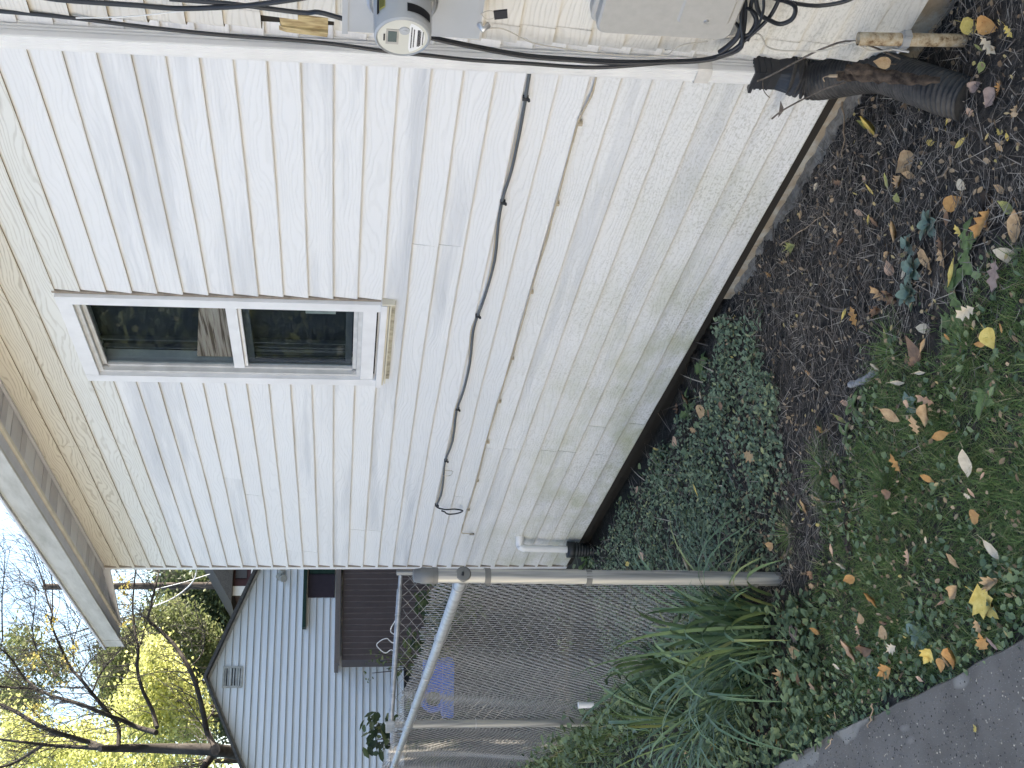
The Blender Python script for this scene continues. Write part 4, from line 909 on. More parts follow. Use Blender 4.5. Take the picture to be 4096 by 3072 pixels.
for i in range(2300):
    x = U(-2.6, -1.0); y = U(-2.0, -1.45); cl.leaf((x, y, gh(x, y)+abs(random.gauss(0, .05))), (U(-.6, .6), U(-.8, .4), 0.9), U(0, 6.3), U(.02, .045), U(.014, .03))
for i in range(700):
    x = U(-1.2, 0.6); y = U(-2.0, -1.75); cl.leaf((x, y, gh(x, y)+U(0.004, .04)), (U(-.6, .6), U(-.8, .4), 0.9), U(0, 6.3), U(.014, .03), U(.01, .02))
for i in range(2600):
    x = -1.5-6.5*random.random()**1.2; y = fy(x)+random.gauss(-0.10, 0.10); x = min(x, -1.8); a = U(0, 6.3); L = U(.10, .34)
    if i % 3: f.blade((x, y, gh(x, y)), (math.cos(a)*.5, math.sin(a)*.5, 1), L, U(.004, .009), U(.1, .6), 4)
    else: cl.leaf((x, y, gh(x, y)+U(.02, .28)), (U(-.7, .7), U(-1, .3), .7), U(0, 6.3), U(.03, .07), U(.02, .045))
f.build('lawn_grass', M['grass']); cl.build('clover', M['clover'])
# dry stalks on the bare soil and along the fence foot
f = Fast(); cnt = 0
while cnt < 8500:
    x = U(-1.7, 1.1); y = U(-1.4, 0.0)
    if inside(x, y, GR) and random.random() < 0.85: continue
    if inside(x, y, GC) and random.random() < 0.75: continue
    d = patch(x, y, 4.5, 4.1)*0.8+0.15
    if -0.85 < x < -0.1 and -0.6 < y < -0.05: d += 0.45
    if x < -0.55 and -1.75 < y < -1.0 and y < -0.75+0.35*x: d += 0.6
    if random.random() > d: continue
    a = U(0, 6.3); f.blade((x, y, gh(x, y)+U(.003, .02)), (math.cos(a), math.sin(a), U(-.05, .28)), U(.025, .13), U(.0015, .0034), U(-.12, .22), 4); cnt += 1
for i in range(1500):
    x = -1.7-6*random.random(); y = U(-1.6, 0); 
    if not (-5.5 < x and y > -0.05): 
        a = U(0, 6.3); f.blade((x, y, gh(x, y)+U(.003, .03)), (math.cos(a), math.sin(a), U(0, .6)), U(.06, .25), .006, U(0, .3), 3)
f.build('dry_stalks', M['straw'])
v_ = []; f_ = []
for i in range(9000):
    x = U(-1.7, 1.1); y = U(-1.3, -0.01); s = 0.0012+0.0055*random.random()**3.2; z = gh(x, y)+s*0.3; b0 = len(v_); a = U(0, 6.3)
    if inside(x, y, GR) and random.random() < 0.7: continue
    for dx, dy, dz in ((1, 0, 0), (0, 1, 0.1), (-1, 0, 0), (0, -1, -.1), (0.1, 0, 0.8), (0, 0, -0.6)): v_.append((x+s*(dx*math.cos(a)-dy*math.sin(a))*U(.7, 1.4), y+s*(dx*math.sin(a)+dy*math.cos(a))*U(.7, 1.4), z+s*dz))
    f_ += [tuple(b0+q for q in t) for t in ((0, 1, 4), (1, 2, 4), (2, 3, 4), (3, 0, 4), (1, 0, 5), (2, 1, 5), (3, 2, 5), (0, 3, 5))]
me = bpy.data.meshes.new('soil_crumbs'); me.from_pydata(v_, [], f_); me.materials.append(M['crumb']); tag(link('soil_crumbs', me), kind='stuff')
v_ = []; f_ = []
for i in range(8000):
    x = U(-2.2, 1.2); y = U(-2.9, -2.01); s = U(.0015, .004); z = PATH_Z; b0 = len(v_)
    for dx, dy, dz in ((1, 0, 0), (0, 1, 0), (-1, 0, 0), (0, -1, 0), (0.1, 0, 0.7)): v_.append((x+s*dx*U(.6, 1.3), y+s*dy*U(.6, 1.3), z+s*dz))
    f_ += [tuple(b0+q for q in t) for t in ((0, 1, 4), (1, 2, 4), (2, 3, 4), (3, 0, 4))]
me = bpy.data.meshes.new('path_grit'); me.from_pydata(v_, [], f_); me.materials.append(M['grit']); tag(link('path_grit', me), kind='stuff')

# ------------------------------------------------------------------ strap-leaved clump, weeds
def ribbon(pts, wd, fold=0.25):
    b_v = []; b_f = []; k_ = len(pts)
    for i, p in enumerate(pts):
        t = (pts[min(i+1, k_-1)]-pts[max(i-1, 0)]).normalized(); sd = t.cross(Vector((0, 0, 1)))
        if sd.length < .05: sd = Vector((1, 0, 0))
        sd.normalize(); up = sd.cross(t); u = i/(k_-1)
        wv = wd*(0.55+0.9*u*(1-u)*1.6)*(1-u**5)*0.5+0.0004
        b_v += [p-sd*wv+up*wv*fold, p.copy(), p+sd*wv+up*wv*fold]
    for i in range(k_-1): b_f += [(3*i, 3*i+1, 3*i+4, 3*i+3), (3*i+1, 3*i+2, 3*i+5, 3*i+4)]
    return b_v, b_f
def lily(org, nb, Lr, spread, label, lean=(0, 0), cat='plant'):
    o = empty('daylily_clump', org, label, cat, None); og = Vector(org)
    for i in range(nb):
        a = U(0, 6.3); r0 = abs(random.gauss(0, spread*0.42)); p = Vector((org[0]+r0*math.cos(a), org[1]+r0*math.sin(a), gh(org[0], org[1])-0.01))
        a2 = a+U(-.6, .6); L = U(*Lr); el = U(0.9, 1.45); d = Vector((math.cos(a2)*math.cos(el)+lean[0], math.sin(a2)*math.cos(el)+lean[1], math.sin(el))).normalized(); pts = [p]; n_ = 10; droop = U(0.12, 0.46)
        for j in range(n_):
            d = (d+Vector((d.x*0.10, d.y*0.10, -droop*(j/n_)*1.5))).normalized(); pts.append(pts[-1]+d*(L/n_))
            if pts[-1].z < gh(pts[-1].x, pts[-1].y)+0.01: pts[-1].z = gh(pts[-1].x, pts[-1].y)+0.01; d.z = abs(d.z)*0.2
        vv, ff = ribbon(pts, U(0.011, 0.019)); b = MB(og); b.add(vv, ff, 0, True); b.build('leaf', M['lily'], o)
    return o
for px_, py_, nb_, lr_, lab_ in ((3090, 2450, 48, (0.35, 0.70), 'clump of arching green strap leaves beside the foot of the near fence post'), (3090, 2560, 80, (0.45, 0.90), 'largest clump of arching green strap leaves, between fence and path'), (3020, 2760, 55, (0.40, 0.85), 'clump of strap leaves left of the largest clump, near the path'), (2830, 2900, 45, (0.40, 0.85), 'farthest clump of strap leaves, at the picture edge'), (2760, 2640, 40, (0.40, 0.80), 'clump of strap leaves pressed against the wire mesh')):
    q_ = at(px_, py_, 'z', GZ); lily((q_.x, q_.y, GZ), nb_, lr_, 0.13, lab_, (-0.10, -0.03))
def rosette(org, n_, L, W, mat, label, name='weed', el=(0.15, 0.9), lobes=False, sd=None):
    o = empty(name, org, label, 'weed'); og = Vector(org)
    for i in range(n_):
        a = 2*math.pi*i/n_+U(-.4, .4); e = U(*el); l_ = L*U(.65, 1.1); d = Vector((math.cos(a)*math.cos(e), math.sin(a)*math.cos(e), math.sin(e))); p = og+Vector((0, 0, 0.004)); pts = [p]; m_ = 7
        for j in range(m_):
            d = (d+Vector((0, 0, -0.13))).normalized(); pts.append(pts[-1]+d*(l_/m_))
        b = MB(og); vv = []; ff = []
        for j, q in enumerate(pts):
            u = j/m_; wv = W*0.5*(math.sin(math.pi*min(1, u**0.8*1.0))**0.8+0.10)*(1 if not lobes else (0.65+0.55*(j % 2)))
            if j == m_: wv = 0.0005
            s_ = d.cross(Vector((0, 0, 1))).normalized(); vv += [q-s_*wv+Vector((0, 0, wv*.3)), q, q+s_*wv+Vector((0, 0, wv*.3))]
        for j in range(m_): ff += [(3*j, 3*j+1, 3*j+4, 3*j+3), (3*j+1, 3*j+2, 3*j+5, 3*j+4)]
        b.add(vv, ff, 0, True); b.build('leaf', mat, o)
    return o
def gpt(px_, py_, z=GZ):
    p = at(px_, py_, 'z', z); return Vector((p.x, p.y, gh(p.x, p.y)))
zl3 = lambda x, y: (2900+x*.6028, 300+y*.6028)
zl2 = lambda x, y: (3000+x*.6029, 1200+y*.6029)
zl1 = lambda x, y: (3000+x*.5858, 2100+y*.5858)
zl4 = lambda x, y: (2200+x*.6028, 1200+y*.6028)
zl5 = lambda x, y: (2200+x*.586, 2100+y*.586)
SD = ((1290, 1300, 14, .058, .030, 'larger blue-green leafy weed in the dark soil'), (1270, 1450, 13, .052, .028, 'blue-green weed just left of the larger one'), (1380, 990, 12, .055, .028, 'blue-green leafy weed nearest the drain hose'), (1240, 1130, 8, .05, .028, 'small blue-green weed between two larger weeds'))
for x, y, n_, L, W, lab in SD: rosette(gpt(*zl3(x, y)), n_, L, W, M['sedum'], lab, 'leafy_weed', (0.3, 1.2))
rosette(gpt(*zl3(1640, 1180)), 5, .11, .042, M['weed'], 'green dandelion rosette at the right of the bare soil', 'dandelion', (0.1, 0.6), True)
rosette(gpt(*zl3(1560, 1430)), 6, .13, .034, M['weed'], 'dandelion with long toothed leaves beside the lawn edge', 'dandelion', (0.05, 0.5), True)
rosette(gpt(*zl2(1380, 150)), 5, .12, .04, M['weed'], 'dandelion lying among tan leaves at the lawn edge', 'dandelion', (0.05, 0.5), True)
rosette(gpt(*zl2(700, 700)), 6, .07, .028, M['weed'], 'small green weed between creeper and lawn', 'leafy_weed', (0.1, 0.8))
rosette(gpt(*zl2(660, 900)), 7, .07, .02, M['weed'], 'narrow-leaved green weed beside the creeper', 'leafy_weed', (0.1, 0.9))
rosette(gpt(*zl2(1130, 690)), 6, .06, .03, M['sedum'], 'blue-green weed at the bare lawn patch', 'leafy_weed', (0.1, 0.8))
rosette(gpt(*zl2(1620, 640)), 7, .07, .032, M['weed'], 'broad-leaved weed in the grass', 'leafy_weed', (0.2, 0.8))
rosette(gpt(*zl1(1170, 740)), 7, .07, .035, M['sedum'], 'blue-green weed in the grass near the path', 'leafy_weed', (0.2, 0.9))
rosette(gpt(*zl1(850, 960)), 9, .06, .025, M['sedum'], 'low bushy weed close to the path edge', 'leafy_weed', (0.2, 1.1))
rosette(gpt(*zl1(780, 1090)), 7, .05, .026, M['weed'], 'round-leaved weed at the path edge', 'leafy_weed', (0.2, 1.0))
rosette(gpt(*zl4(1000, 450)), 6, .10, .05, M['weed'], 'lobed green leaf plant close under the siding', 'leafy_weed', (0.2, 0.8), True)
rosette(gpt(*zl4(880, 740)), 7, .13, .035, M['weed'], 'dandelion under the mouldy siding, middle of the wall', 'dandelion', (0.1, 0.7), True)
rosette(gpt(*zl4(690, 1110)), 7, .14, .045, M['weed'], 'dandelion with broad leaves below the wall, toward the far end', 'dandelion', (0.1, 0.7), True)
rosette(gpt(*zl5(260, 230), -1.79), 9, .22, .07, M['weed'], 'large leafy weed at the foot of the white drain pipe', 'leafy_weed', (0.3, 1.2), True)

# ------------------------------------------------------------------ sticks
def stick(px, r, mat, label, name='stick', lift=0.006, taper=0.5, sub=4):
    P = []
    for x, y in px: p = gpt(x, y); p.z += lift; P.append(p)
    P = smooth_path(P, sub); k_ = len(P)
    for i, p in enumerate(P): p.z += 0.004*math.sin(i*2.1)
    b = MB(P[0]); b.tube(P, [r*(1-(1-taper)*i/(k_-1))*(1+0.14*math.sin(i*1.7)) for i in range(k_)], 7); return tag(b.build(name, mat, None, P[0]), label, 'stick')
stick([zl3(790, 180), zl3(808, 380), zl3(822, 550)], .0036, M['strawstick'], 'straight straw coloured stalk by the broken footing', 'dry_stalk', .03)
stick([zl3(752, 482), zl3(715, 600), zl3(690, 690), zl3(620, 790)], .006, M['stick'], 'crooked grey root beside the concrete footing', 'root')
stick([zl3(1668, 330), zl3(1735, 440), zl3(1780, 560)], .005, M['stick'], 'grey twig slanting on the soil right of the hose end', 'twig')
stick([zl3(1508, 525), zl3(1470, 640), zl3(1392, 692)], .005, M['strawstick'], 'bent pale twig in the middle of the bare soil', 'twig')
stick([zl3(480, 1465), zl3(600, 1480), zl3(720, 1545), zl3(860, 1552)], .006, M['stick'], 'long grey root at the creeper edge', 'root')
stick([zl3(850, 1500), zl3(900, 1420), zl3(890, 1250), zl3(910, 1150)], .0045, M['darkstick'], 'thin dark root crossing the bare soil', 'root')
stick([zl3(1765, 775), zl3(1710, 900), zl3(1650, 1090)], .014, M['darkstick'], 'thick rotten dark stick among tan leaves', 'stick', .01, .8)
stick([zl3(395, 1125), zl3(520, 1045), zl3(685, 940)], .0028, M['strawstick'], 'thin straw stalk near the creeper', 'dry_stalk', .02)
stick([zl3(928, 950), zl3(945, 1110)], .004, M['stick'], 'short grey twig in the bare soil', 'twig')
stick([zl3(1130, 950), zl3(1040, 1080)], .004, M['stick'], 'short twig beside the blue-green weeds', 'twig')
stick([zl2(515, 30), zl2(600, 75), zl2(690, 45)], .006, M['stick'], 'grey curved stick at the top of the creeper patch', 'stick')
stick([zl2(695, 0), zl2(800, 120), zl2(915, 190)], .006, M['stick'], 'grey forked stick left of the pale leaf', 'stick')
stick([zl2(680, 562), zl2(750, 540), zl2(800, 520), zl2(842, 488)], .012, bark('birch_bark', (0.22, 0.22, 0.23), (0.40, 0.40, 0.40)), 'chunky pale grey stick lying between lawn and creeper', 'stick', .01, .9)
stick([zl2(600, 820), zl2(520, 900), zl2(360, 1000)], .003, M['stick'], 'thin grey twig poking into the creeper', 'twig', .02)
stick([zl2(700, 1330), zl2(710, 1480), zl2(700, 1650), zl1(745, 130), zl1(740, 240)], .014, M['darkstick'], 'rotten dark branch half buried at the lawn edge', 'branch', .006, .8)
stick([zl2(700, 1180), zl2(690, 1330), zl2(480, 1330)], .0035, M['stick'], 'bent thin twig above the rotten branch', 'twig', .02)
stick([zl1(945, 1215), zl1(930, 1310), zl1(898, 1378)], .0028, M['strawstick'], 'straw stalk lying on the asphalt, longer one', 'dry_stalk', .05)
stick([zl1(680, 1455), zl1(640, 1525)], .0026, M['strawstick'], 'straw stalk lying on the asphalt, shorter one', 'dry_stalk', .05)
b = MB()
for i in range(150):
    x = U(-1.3, 0.9); y = U(-1.0, -0.06); a = U(0, 6.3); P = [Vector((x, y, gh(x, y)+0.006))]; L = U(.05, .22)
    for j in range(5):
        a += U(-.6, .6); q = P[-1]+Vector((math.cos(a), math.sin(a), 0))*L/5; q.z = gh(q.x, q.y)+U(.003, .016); P.append(q)
    b.tube(P, [U(.0014, .0034)*(1-.12*j) for j in range(6)], 4, caps=False)
tag(b.build('fine_roots', M['stick']), kind='stuff')
# twigs caught by the drain hose, peeled bark on it
P = smooth_path([at(x, y, 'y', yy) for x, y, yy in ((3600, 235, -.30), (3420, 165, -.30), (3290, 195, -.26), (3170, 255, -.19), (3085, 300, -.12), (3030, 325, -.09))], 4)
b = MB(P[0]); b.tube(P, 0.003, 6); P2 = smooth_path([at(x, y, 'y', yy) for x, y, yy in ((3051, 318, -.1), (3052, 350, -.09), (3060, 372, -.08), (3078, 390, -.07))], 3); b.tube(P2, 0.0016, 5); tag(b.build('twig', M['stick'], None, P[0]), 'thin dry twig reaching across the black adapter of the hose', 'twig')
P = smooth_path([at(x, y, 'y', yy) for x, y, yy in ((3380, 330, -.26), (3300, 355, -.22), (3220, 393, -.14), (3130, 442, -.08), (3088, 475, -.05))], 4)
b = MB(P[0]); b.tube(P, 0.003, 6); p = at(3130, 442, 'y', -.082); b.add([p, at(3122, 402, 'y', -.08), at(3135, 432, 'y', -.09), at(3140, 436, 'y', -.08), at(3112, 472, 'y', -.075)], [(0, 1, 2), (0, 3, 4), (1, 2, 4)]); tag(b.build('twig', M['stick'], None, P[0]), 'twig with a withered leaf in front of the lowest boards', 'twig')
def bark_strip(px, w, label):
    P = smooth_path([at(*q) for q in px], 5); k_ = len(P); b = MB(P[0]); vv = []; up = (CPV-P[0]).normalized(); m_ = 6
    for i, p in enumerate(P):
        t = (P[min(i+1, k_-1)]-P[max(i-1, 0)]).normalized(); s_ = t.cross(up).normalized(); u = i/(k_-1); ww = w*(0.35+0.9*math.sin(math.pi*min(1, u*.8+.16)))*(1+.18*math.sin(i*2.3))
        for j in range(m_+1):
            q = (j/m_-.5)*2; vv.append(p+s_*ww*q*(1+.1*math.sin(i*3.1+j))+up*(0.018*(1-q*q)+0.004*math.sin(i*1.9+j*2.7)))
    b.add(vv, [(i*(m_+1)+j, i*(m_+1)+j+1, (i+1)*(m_+1)+j+1, (i+1)*(m_+1)+j) for i in range(k_-1) for j in range(m_)], 0, True); return tag(b.build('bark_strip', M['barkpeel'], None, P[0]), label, 'bark')
bark_strip([(3345, 305, 'y', -.265), (3430, 300, 'y', -.31), (3540, 305, 'y', -.37), (3650, 318, 'y', -.44), (3760, 320, 'y', -.50)], .016, 'brown peeled bark lying lengthwise on the drain hose')
bark_strip([(3380, 277, 'y', -.29), (3450, 278, 'y', -.32), (3530, 290, 'y', -.35)], .014, 'narrow reddish bark sliver above the larger bark piece')
P = smooth_path([at(x, y, 'y', yy) for x, y, yy in ((3350, 303, -.29), (3310, 305, -.28), (3292, 312, -.27), (3298, 326, -.27))], 4); b = MB(P[0]); b.tube(P, [0.005]*4+[0.0018]*(len(P)-4), 6); tag(b.build('dry_stalk', M['strawstick'], None, P[0]), 'hooked pale stalk end poking from the bark on the hose', 'stick')
stick([(3520, 215), (3620, 250), (3720, 290)], .006, M['darkstick'], 'dark stick wedged behind the bark and the hose', 'stick', .05)

# ------------------------------------------------------------------ fallen leaves: one object each
def leaf_outline(kind):
    if kind == 'ovate': return [(0, 0.0), (0.14, 0.20), (0.24, 0.40), (0.25, 0.55), (0.18, 0.75), (0.08, 0.92), (0, 1.0)]
    if kind == 'deltoid': return [(0, 0.0), (0.22, 0.04), (0.40, 0.20), (0.40, 0.36), (0.28, 0.60), (0.12, 0.85), (0, 1.0)]
    if kind == 'narrow': return [(0, 0.0), (0.07, 0.2), (0.12, 0.4), (0.12, 0.6), (0.08, 0.8), (0.03, 0.94), (0, 1.0)]
    if kind == 'maple': return [(0, 0.0), (0.30, 0.02), (0.26, 0.16), (0.52, 0.30), (0.30, 0.42), (0.42, 0.62), (0.20, 0.60), (0.14, 0.80), (0, 1.0)]
    if kind == 'oak': return [(0, 0.0), (0.06, 0.12), (0.22, 0.22), (0.12, 0.32), (0.34, 0.46), (0.16, 0.56), (0.28, 0.74), (0.12, 0.82), (0, 1.0)]
def leaf_mesh(kind, curl, seed):
    rr = random.Random(seed); ol = leaf_outline(kind); v_ = []; f_ = []
    for i, (x, y) in enumerate(ol):
        jx = x*(1+rr.uniform(-.14, .14)); lift = curl*0.9*(y-.45)**2+curl*rr.uniform(-.06, .08)
        for sgn in (-1, 0, 1):
            xx = sgn*jx*(1-0.30*curl); zz = lift+abs(sgn)*curl*(x*1.1)*(1 if kind != 'narrow' else 2)+rr.uniform(-.015, .02)*abs(sgn)
            v_.append((xx, y-.5, zz))
        if 0 < i < len(ol)-1:
            pass
    for i in range(len(ol)-1):
        a = 3*i; f_ += [(a, a+1, a+4, a+3), (a+1, a+2, a+5, a+4)]
    b0 = len(v_)                                          # petiole
    v_ += [(-.008, -.5, 0.0), (.008, -.5, 0.0), (.03, -.78, 0.05+curl*.1), (.016, -.78, 0.05+curl*.1)]; f_.append((b0, b0+1, b0+2, b0+3))
    me = bpy.data.meshes.new('fallen_leaf'); me.from_pydata(v_, [], f_); me.materials.append(LM['tan']); me.polygons.foreach_set('use_smooth', [True]*len(f_)); me.update(); return me
LMESH = {(k_, c): [leaf_mesh(k_, cv, 10*i+hash(k_) % 7 if False else 10*i+len(k_)) for i in range(2)] for k_ in ('ovate', 'deltoid', 'narrow', 'maple', 'oak') for c, cv in (('flat', 0.12), ('cupped', 0.45), ('curled', 0.85))}
# (zoom map, x, y, length in that map, colour, outline, curl)
LV = [
 (zl1, [(275,135,90,'tan','deltoid','cupped'),(655,170,95,'pink','narrow','flat'),(735,270,90,'cream','narrow','curled'),(775,365,95,'orange','deltoid','cupped'),(520,340,80,'brown','maple','cupped'),(520,415,75,'tan','oak','cupped'),(930,495,120,'orange','narrow','curled'),(1195,215,105,'pink','oak','cupped'),(1475,240,120,'tan','ovate','cupped'),(1310,100,55,'cream','ovate','curled'),(1735,165,150,'cream','ovate','flat'),(1495,450,135,'tan','deltoid','curled'),(1410,520,95,'pink','narrow','curled'),(1755,390,130,'tan','maple','curled'),(1700,550,230,'yellow','maple','flat'),(265,630,75,'orange','ovate','curled'),(375,730,130,'mauve','maple','flat'),(525,720,100,'orange','ovate','curled'),(380,865,95,'tan','deltoid','flat'),(655,965,70,'cream','ovate','flat'),(790,850,160,'pink','narrow','curled'),(875,830,130,'brown','deltoid','curled'),(990,740,100,'tan','deltoid','flat'),(1050,840,120,'cream','oak','cupped'),(1290,890,125,'yellow','maple','cupped'),(1500,900,130,'orange','deltoid','curled'),(1380,960,90,'orange','deltoid','flat'),(1005,1000,125,'orange','maple','cupped'),(1225,1050,65,'pink','ovate','flat'),(300,1020,150,'tan','oak','curled'),(410,1030,110,'brown','ovate','cupped'),(505,1120,120,'pink','oak','flat'),(205,1450,90,'orange','oak','cupped'),(235,1530,80,'cream','narrow','flat'),(660,1310,80,'tan','narrow','flat'),(310,1250,50,'pink','ovate','curled'),(350,1395,65,'pink','narrow','curled'),(1650,690,90,'tan','oak','cupped'),(1680,790,100,'orange','maple','flat'),(1765,800,100,'mauve','ovate','cupped'),(850,635,70,'tan','deltoid','flat'),(1545,1385,50,'yellow','maple','flat'),(1010,660,75,'brown','ovate','curled'),(100,1395,50,'orange','ovate','curled'),(20,1540,90,'tan','deltoid','flat'),(1440,930,90,'tan','narrow','curled'),(840,710,70,'pink','oak','curled')]),
 (zl2, [(715,110,130,'orange','oak','flat'),(1200,190,115,'cream','ovate','flat'),(1180,320,170,'brown','deltoid','flat'),(1262,300,120,'tan','narrow','cupped'),(1190,410,100,'brown','oak','cupped'),(1730,265,140,'yellow','deltoid','flat'),(1650,298,75,'orange','ovate','flat'),(405,490,70,'orange','ovate','flat'),(655,680,95,'pink','ovate','cupped'),(1040,765,150,'tan','ovate','flat'),(1220,830,130,'tan','oak','flat'),(1390,900,125,'orange','ovate','flat'),(635,790,130,'green','narrow','cupped'),(85,1040,120,'tan','oak','flat'),(1540,1080,200,'cream','ovate','flat'),(1285,1185,95,'orange','ovate','flat'),(1085,1080,130,'orange','oak','cupped'),(1030,1280,100,'brown','deltoid','cupped'),(515,1330,95,'tan','narrow','cupped'),(425,1375,110,'tan','narrow','curled'),(690,1210,100,'brown','deltoid','cupped'),(385,1370,70,'green','narrow','flat'),(1595,1435,125,'orange','deltoid','flat'),(1290,655,120,'pink','oak','curled'),(1300,765,140,'tan','deltoid','curled'),(1250,480,110,'cream','narrow','cupped'),(1095,545,140,'cream','narrow','cupped'),(930,440,100,'cream','narrow','curled'),(1655,1165,70,'pink','narrow','flat'),(860,75,100,'brown','oak','curled'),(1570,80,150,'cream','oak','cupped'),(1812,190,60,'orange','ovate','flat'),(500,860,60,'orange','ovate','flat'),(935,250,130,'green','narrow','cupped'),(650,95,90,'yellow','narrow','flat'),(1165,690,60,'pink','deltoid','cupped'),(1430,250,60,'orange','ovate','cupped'),(1575,1280,70,'pink','ovate','flat'),(1540,1300,50,'cream','oak','flat')]),
 (zl3, [(945,340,190,'green','narrow','cupped'),(960,330,170,'yellow','narrow','curled'),(1600,450,140,'yellow','narrow','flat'),(1500,285,95,'yellow','narrow','cupped'),(1362,447,95,'yellow','ovate','flat'),(1185,590,160,'tan','deltoid','flat'),(1165,700,140,'tan','oak','curled'),(1218,660,100,'tan','ovate','cupped'),(1075,705,120,'green','narrow','cupped'),(982,762,100,'yellow','narrow','flat'),(1150,812,60,'green','deltoid','flat'),(1862,378,60,'yellow','oak','cupped'),(1912,412,50,'yellow','ovate','flat'),(1860,480,70,'tan','ovate','flat'),(1800,150,145,'mauve','deltoid','cupped'),(1857,78,75,'orange','oak','curled'),(1965,240,80,'tan','oak','curled'),(1600,735,90,'cream','deltoid','flat'),(1540,845,130,'orange','deltoid','flat'),(1850,752,80,'tan','deltoid','flat'),(1895,860,110,'green','deltoid','cupped'),(1505,950,95,'brown','ovate','cupped'),(1765,980,200,'orange','oak','curled'),(1962,1000,230,'tan','ovate','cupped'),(920,915,80,'pink','ovate','flat'),(985,962,65,'yellow','ovate','cupped'),(1028,968,90,'brown','ovate','curled'),(1165,1035,140,'tan','narrow','curled'),(1120,1188,95,'tan','ovate','curled'),(1380,1232,150,'tan','deltoid','flat'),(1222,1315,110,'cream','narrow','flat'),(1118,1280,95,'pink','deltoid','flat'),(1505,1215,130,'tan','oak','cupped'),(1495,1125,110,'brown','oak','curled'),(1905,1195,170,'cream','ovate','flat'),(1892,1335,200,'mauve','oak','flat'),(1050,1440,130,'tan','oak','curled'),(1125,1455,120,'brown','maple','curled'),(1030,1562,100,'brown','ovate','curled'),(1565,1310,180,'yellow','narrow','flat'),(508,930,60,'tan','ovate','cupped'),(790,712,80,'brown','oak','cupped'),(480,1135,160,'green','oak','curled'),(412,1240,75,'tan','narrow','flat'),(310,1318,65,'orange','oak','curled'),(1592,1035,90,'yellow','oak','cupped'),(1670,245,60,'pink','deltoid','flat'),(935,690,50,'pink','ovate','flat'),(810,1110,110,'brown','narrow','curled'),(620,735,70,'cream','ovate','curled')]),
 (z4, [(1782,200,150,'yellow','deltoid','flat'),(1968,180,170,'orange','deltoid','cupped'),(1970,335,150,'cream','oak','curled'),(1912,502,75,'green','deltoid','flat'),(2120,228,95,'yellow','oak','cupped'),(1870,352,75,'green','narrow','flat'),(1900,620,110,'mauve','deltoid','curled')]),
 (zl4, [(1065,745,100,'tan','deltoid','flat'),(1225,702,80,'brown','ovate','flat'),(860,945,80,'pink','deltoid','flat'),(1082,632,60,'cream','ovate','curled'),(1005,862,70,'tan','oak','cupped'),(585,1258,55,'pink','oak','flat'),(1050,1262,85,'yellow','narrow','flat'),(1140,755,50,'brown','ovate','cupped'),(940,650,80,'brown','narrow','curled'),(800,720,80,'brown','oak','curled'),(710,985,80,'yellow','narrow','cupped')]),
 (zl5, [(1095,765,100,'orange','oak','flat'),(850,830,90,'orange','oak','cupped'),(1160,1490,80,'yellow','oak','cupped'),(1122,1510,90,'orange','maple','cupped'),(965,1555,90,'tan','deltoid','flat'),(1390,1530,120,'cream','ovate','flat'),(585,265,60,'yellow','ovate','flat'),(1045,260,110,'cream','narrow','curled'),(700,220,70,'pink','deltoid','flat')]),
]
CN = {'tan': 'tan', 'orange': 'orange', 'brown': 'brown', 'yellow': 'yellow', 'pink': 'pinkish', 'cream': 'cream', 'mauve': 'mauve brown', 'green': 'yellow green'}
KN = {'ovate': 'oval', 'deltoid': 'triangular', 'narrow': 'narrow', 'maple': 'lobed', 'oak': 'ragged'}
def zone(x, y):
    if y < -1.98: return 'on the asphalt path'
    if y < -1.86: return 'at the asphalt path edge'
    if x > 0.40 and y > -0.62: return 'on soil beside the rusty pipe'
    if inside(x, y, GC): return 'on the creeping ground cover'
    if x < -1.15 and y < -1.25: return 'by the strap-leaved clumps'
    if inside(x, y, GR): return 'in the grass'
    if x < -0.72 and y < -0.85: return 'on bare ground before the post'
    if y > -0.5: return 'on soil near the concrete footing'
    return 'on soil by the blue-green weeds'
LO = []
for zm_, lst in LV:
    sc = (zm_(1000, 0)[0]-zm_(0, 0)[0])/1000
    for (x, y, ln, colr, kd, cu) in lst:
        px_, py_ = zm_(x, y); p = gpt(px_, py_)
        if p.y < -1.99: p = at(px_, py_, 'z', PATH_Z)
        dist = (p-CPV).length; L = min(0.16, max(0.02, ln*sc*1.08/(FPX/dist)))
        o = bpy.data.objects.new('fallen_leaf', random.choice(LMESH[(kd, cu)])); COL.objects.link(o)
        hz = 0.012 if not inside(p.x, p.y, GC) else 0.055
        if inside(p.x, p.y, GR): hz = 0.035
        if p.y < -1.985: hz = 0.004
        o.location = p+Vector((0, 0, hz)); o.scale = (L, L, L)
        # lie tilted toward the open side, as leaves do on a bank
        o.rotation_euler = (U(0.05, 0.75) if p.y > -1.985 else U(0, .12), U(-.35, .35) if p.y > -1.985 else U(-.1, .1), U(0, 6.28))
        tl = Vector((U(-.15, .45), -U(.1, .75), 1)).normalized() if p.y > -1.985 else Vector((0, 0, 1))
        o.rotation_euler = (tl.to_track_quat('Z', 'Y').to_matrix() @ Matrix.Rotation(U(0, 6.28), 3, 'Z')).to_euler()
        o.material_slots[0].link = 'OBJECT'; o.material_slots[0].material = LM[colr]
        size = 'large' if L > 0.085 else ('small' if L < 0.048 else '')
        lab = ' '.join(t for t in (size, CN[colr], KN[kd], 'leaf' if cu != 'curled' else 'curled leaf', zone(p.x, p.y)) if t)
        LO.append((o, lab, p))
